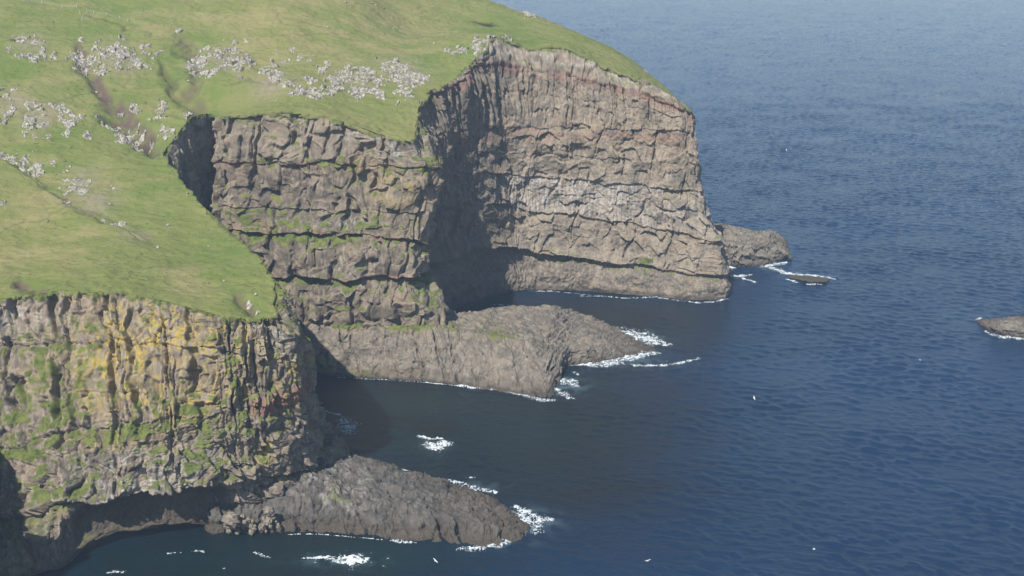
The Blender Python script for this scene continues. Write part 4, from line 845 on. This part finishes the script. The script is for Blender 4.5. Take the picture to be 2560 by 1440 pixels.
# loose stones: one stone built, then copied
random.seed(5)
v, f = SHARDS[3]; stone = mesh_np('loose_stone', v * 0.8, f, M_OUT, smooth=False, tri=True)
tag(stone, 'single small white stone lying loose on the grass slope', 'stone', 'loose white stones on the grass')
spots = [(355,22),(132,57),(320,52),(222,68),(865,10),(870,15),(930,12),(940,18),(960,20),(985,22),(1035,35),(1080,20),(640,180),(655,250),(690,255),(1140,152),(1085,112),(1075,117),(1078,84),(1010,104),(820,65),(800,62),(740,255),(470,205),(318,192),(240,218),(175,372),(275,508),(363,518),(125,350),(305,475),(640,740),(650,765),(395,620),(420,560),(120,560),(1255,90),(1118,100),(560,100),(430,60),(640,100),(245,600),(560,700),(520,610)]
for i, (a, b) in enumerate(spots):
    o = stone if i == 0 else stone.copy()
    if i: COL.objects.link(o)
    h = on_hill(a, b); s = random.uniform(.45, 1.0); o.location = (h[0], h[1], hill_top(h[0], h[1]) + .25 * s); o.scale = (s, s * random.uniform(.7, 1.2), s * random.uniform(.6, 1.0)); o.rotation_euler = (random.uniform(-.4, .4), 0, random.uniform(0, 6.28))

# ------------------------------------------------------------------ boulders below the nearest cliff
def boulder(px, py, Y, r, label, group=None, seed=0):
    random.seed(seed); n = 26; th = np.linspace(0, math.pi, n); ph = np.linspace(0, 2 * math.pi, 2 * n)
    T, Pp = np.meshgrid(th, ph, indexing='ij'); d = np.stack([np.sin(T) * np.cos(Pp), np.sin(T) * np.sin(Pp), np.cos(T)], -1)
    w = 1 + 0.40 * fbm(d[..., 0] * 1.5 + seed, d[..., 1] * 1.5 + d[..., 2] * 2.3, 4, seed); w[:, -1] = w[:, 0]
    V = d * w[..., None] * np.array((r, r * .8, r * .85)); z = 0 * T
    o = mesh_np('boulder', V.reshape(-1, 3), gridfaces(*T.shape), M_BOULD, {'mask_a': np.stack([z, z, z], -1), 'mask_b': np.stack([z, z, z + .5], -1)})
    o.location = atY(px, py, Y); tag(o, label, 'boulder', group); return o
boulder(577, 1300, 343, 2.8, 'largest rounded tan boulder at the foot of the nearest cliff', 'boulders below the nearest cliff', 3)
boulder(672, 1276, 346, 1.7, 'tan boulder on the low rock tongue, right of the largest boulder', 'boulders below the nearest cliff', 9)
small = boulder(610, 1305, 345, 0.95, 'small tan cobble boulder heaped at the water edge by the largest boulder', 'small boulders heaped at the water edge', 12)
for i in range(34):
    o = small.copy(); COL.objects.link(o); px = random.uniform(565, 700); py = random.uniform(1285, 1330)
    p = atZ(px, py, max(0.3, (1338 - py) * 0.115)); o.location = p + np.array((0, -0.6, 0)); s = random.uniform(.5, 1.5); o.scale = (s, s * random.uniform(.8, 1.2), s * random.uniform(.7, 1.1)); o.rotation_euler = (random.uniform(0, 6), random.uniform(0, 6), random.uniform(0, 6))

# ------------------------------------------------------------------ fence on the upper left slope
def fence(label, P, step, wires):
    root = bpy.data.objects.new('sheep_fence', None); COL.objects.link(root); tag(root, label, 'fence')
    w = [on_hill(*p) for p in P]; root.location = w[0]; rl = np.array(w[0]); tops = []
    for a, b in zip(w[:-1], w[1:]):
        n = max(1, int(np.linalg.norm((b - a)[:2]) / step))
        for k in range(n): tops.append(a + (b - a) * k / n)
    tops.append(w[-1]); me = None
    for p in tops:
        z = hill_top(p[0], p[1]); h = 1.7
        if me is None:
            r = 0.13; V = np.array([(x * r * t, y * r * t, zz) for zz, t in ((-.4, 1), (h * .9, .9), (h, .5)) for x, y in ((1, 0), (.5, .87), (-.5, .87), (-1, 0), (-.5, -.87), (.5, -.87))])
            F = [[k * 6 + i, k * 6 + (i + 1) % 6, (k + 1) * 6 + (i + 1) % 6, (k + 1) * 6 + i] for k in range(2) for i in range(6)] + [[12, 13, 14, 15], [12, 15, 16, 17]]
            o = mesh_np('post', V, np.array(F), M_POST, smooth=False, parent=root); me = o.data
        else:
            o = bpy.data.objects.new('post', me); COL.objects.link(o); o.parent = root
        o.location = np.array((p[0], p[1], z)) - rl
    VV, FF, b = [], [], 0
    for hz in wires:
        for p, q_ in zip(tops[:-1], tops[1:]):
            A = np.array((p[0], p[1], hill_top(p[0], p[1]) + hz)) - rl; B_ = np.array((q_[0], q_[1], hill_top(q_[0], q_[1]) + hz)) - rl; r = 0.025
            for c in (A, B_): VV += [c + (0, 0, r), c + (r, -r, -r), c + (-r, r, -r)]
            for i in range(3): FF.append([b + i, b + (i + 1) % 3, b + 3 + (i + 1) % 3, b + 3 + i])
            b += 6
    mesh_np('wire', np.array(VV), np.array(FF), M_WIRE, smooth=False, parent=root)
fence('old post and wire sheep fence crossing the top left slope', [(60,2),(105,10),(155,18),(192,20),(200,36),(206,52)], 6.0, (.6, 1.2))
fence('short row of pale fence posts right of the longer sheep fence', [(217,32),(235,33),(266,40),(300,46)], 5.0, (.6, 1.2))

# ------------------------------------------------------------------ gulls
def gull_mesh(name):
    body = []
    for x, r in ((-.34, .01), (-.24, .05), (-.05, .095), (.12, .085), (.2, .055), (.27, .06), (.33, .03), (.38, .008)):
        body.append([(x, r * math.cos(t), r * math.sin(t) * .9) for t in np.linspace(0, 2 * math.pi, 9)])
    G = np.array(body); return G
def gull(loc, yaw, bank, label, flying=True):
    root = bpy.data.objects.new('gull', None); COL.objects.link(root); root.location = loc; root.rotation_euler = (bank, 0, yaw)
    tag(root, label, 'gull', 'white gulls over the water')
    G = gull_mesh('g'); mesh_np('body', G.reshape(-1, 3) * 1.15, gridfaces(*G.shape[:2]), M_GULL, parent=root)
    for s in (-1, 1):
        top = [(0.16, 0.06, .03), (0.20, .35, .16), (.06, .80, .12)]; tr = [(-.06, .06, .03), (0.0, .36, .14), (-.04, .82, .115)]
        if not flying: top = [(0.14, .09, .05), (-.1, .11, .06), (-.38, .05, .05)]; tr = [(.1, .10, -.03), (-.12, .12, -.02), (-.39, .055, .03)]
        V = np.array([(x, s * y, z + k) for k in (0.012, -0.012) for (x, y, z) in top + tr]) * 1.15
        F = [[0, 1, 4, 3], [1, 2, 5, 4], [6, 9, 10, 7], [7, 10, 11, 8], [0, 6, 7, 1], [1, 7, 8, 2], [3, 4, 10, 9], [4, 5, 11, 10], [2, 8, 11, 5]]
        mesh_np('wing', V, np.array(F), M_GULLG if not flying else M_GULL, smooth=False, parent=root)
for px, py, z, yaw, bk, fl, lb in [(1966,375,14,.3,.5,1,'gull gliding over open sea right of the headland cliff'), (1620,1402,24,1.2,-.5,1,'nearest gull flying low over the dark water at the bottom'), (2035,1373,22,2.6,.3,1,'gull over the blue water at the lower right'),
    (1885,995,12,.2,.6,1,'gull over open water right of the rock shelf point'), (2300,900,10,2.2,.4,1,'gull flying in front of the small skerry'), (1088,1402,8,.9,.5,1,'gull skimming past the lens shaped breaker'),
    (2182,385,12,.5,-.4,1,'gull far out on the upper right sea'), (560,1421,.25,.4,0,0,'gull sitting on the green water at the bottom left'), (1442,936,.4,.1,0,0,'gull resting on the water off the rock shelf corner')]:
    gull(atZ(px, py, z), yaw, bk, lb, bool(fl))

# ------------------------------------------------------------------ air
def haze():
    m = bpy.data.materials.new('sea_haze'); m.use_nodes = True; t = m.node_tree; t.nodes.clear()
    o = t.nodes.new('ShaderNodeOutputMaterial'); v = t.nodes.new('ShaderNodeVolumePrincipled'); v.inputs['Color'].default_value = (*HAZE_COLOR, 1); v.inputs['Density'].default_value = HAZE_DENSITY; v.inputs['Anisotropy'].default_value = 0.0
    t.links.new(v.outputs[0], o.inputs['Volume'])
    x0, x1, y0, y1, z0, z1 = -3000, 3000, -400, 4200, -4, 230
    V = np.array([(x, y, z) for z in (z0, z1) for y in (y0, y1) for x in (x0, x1)]); F = [[0, 2, 3, 1], [4, 5, 7, 6], [0, 1, 5, 4], [2, 6, 7, 3], [0, 4, 6, 2], [1, 3, 7, 5]]
    tag(mesh_np('haze', V, np.array(F), m, smooth=False), 'thin pale sea haze lightening the distance', 'haze', kind='stuff')
haze()
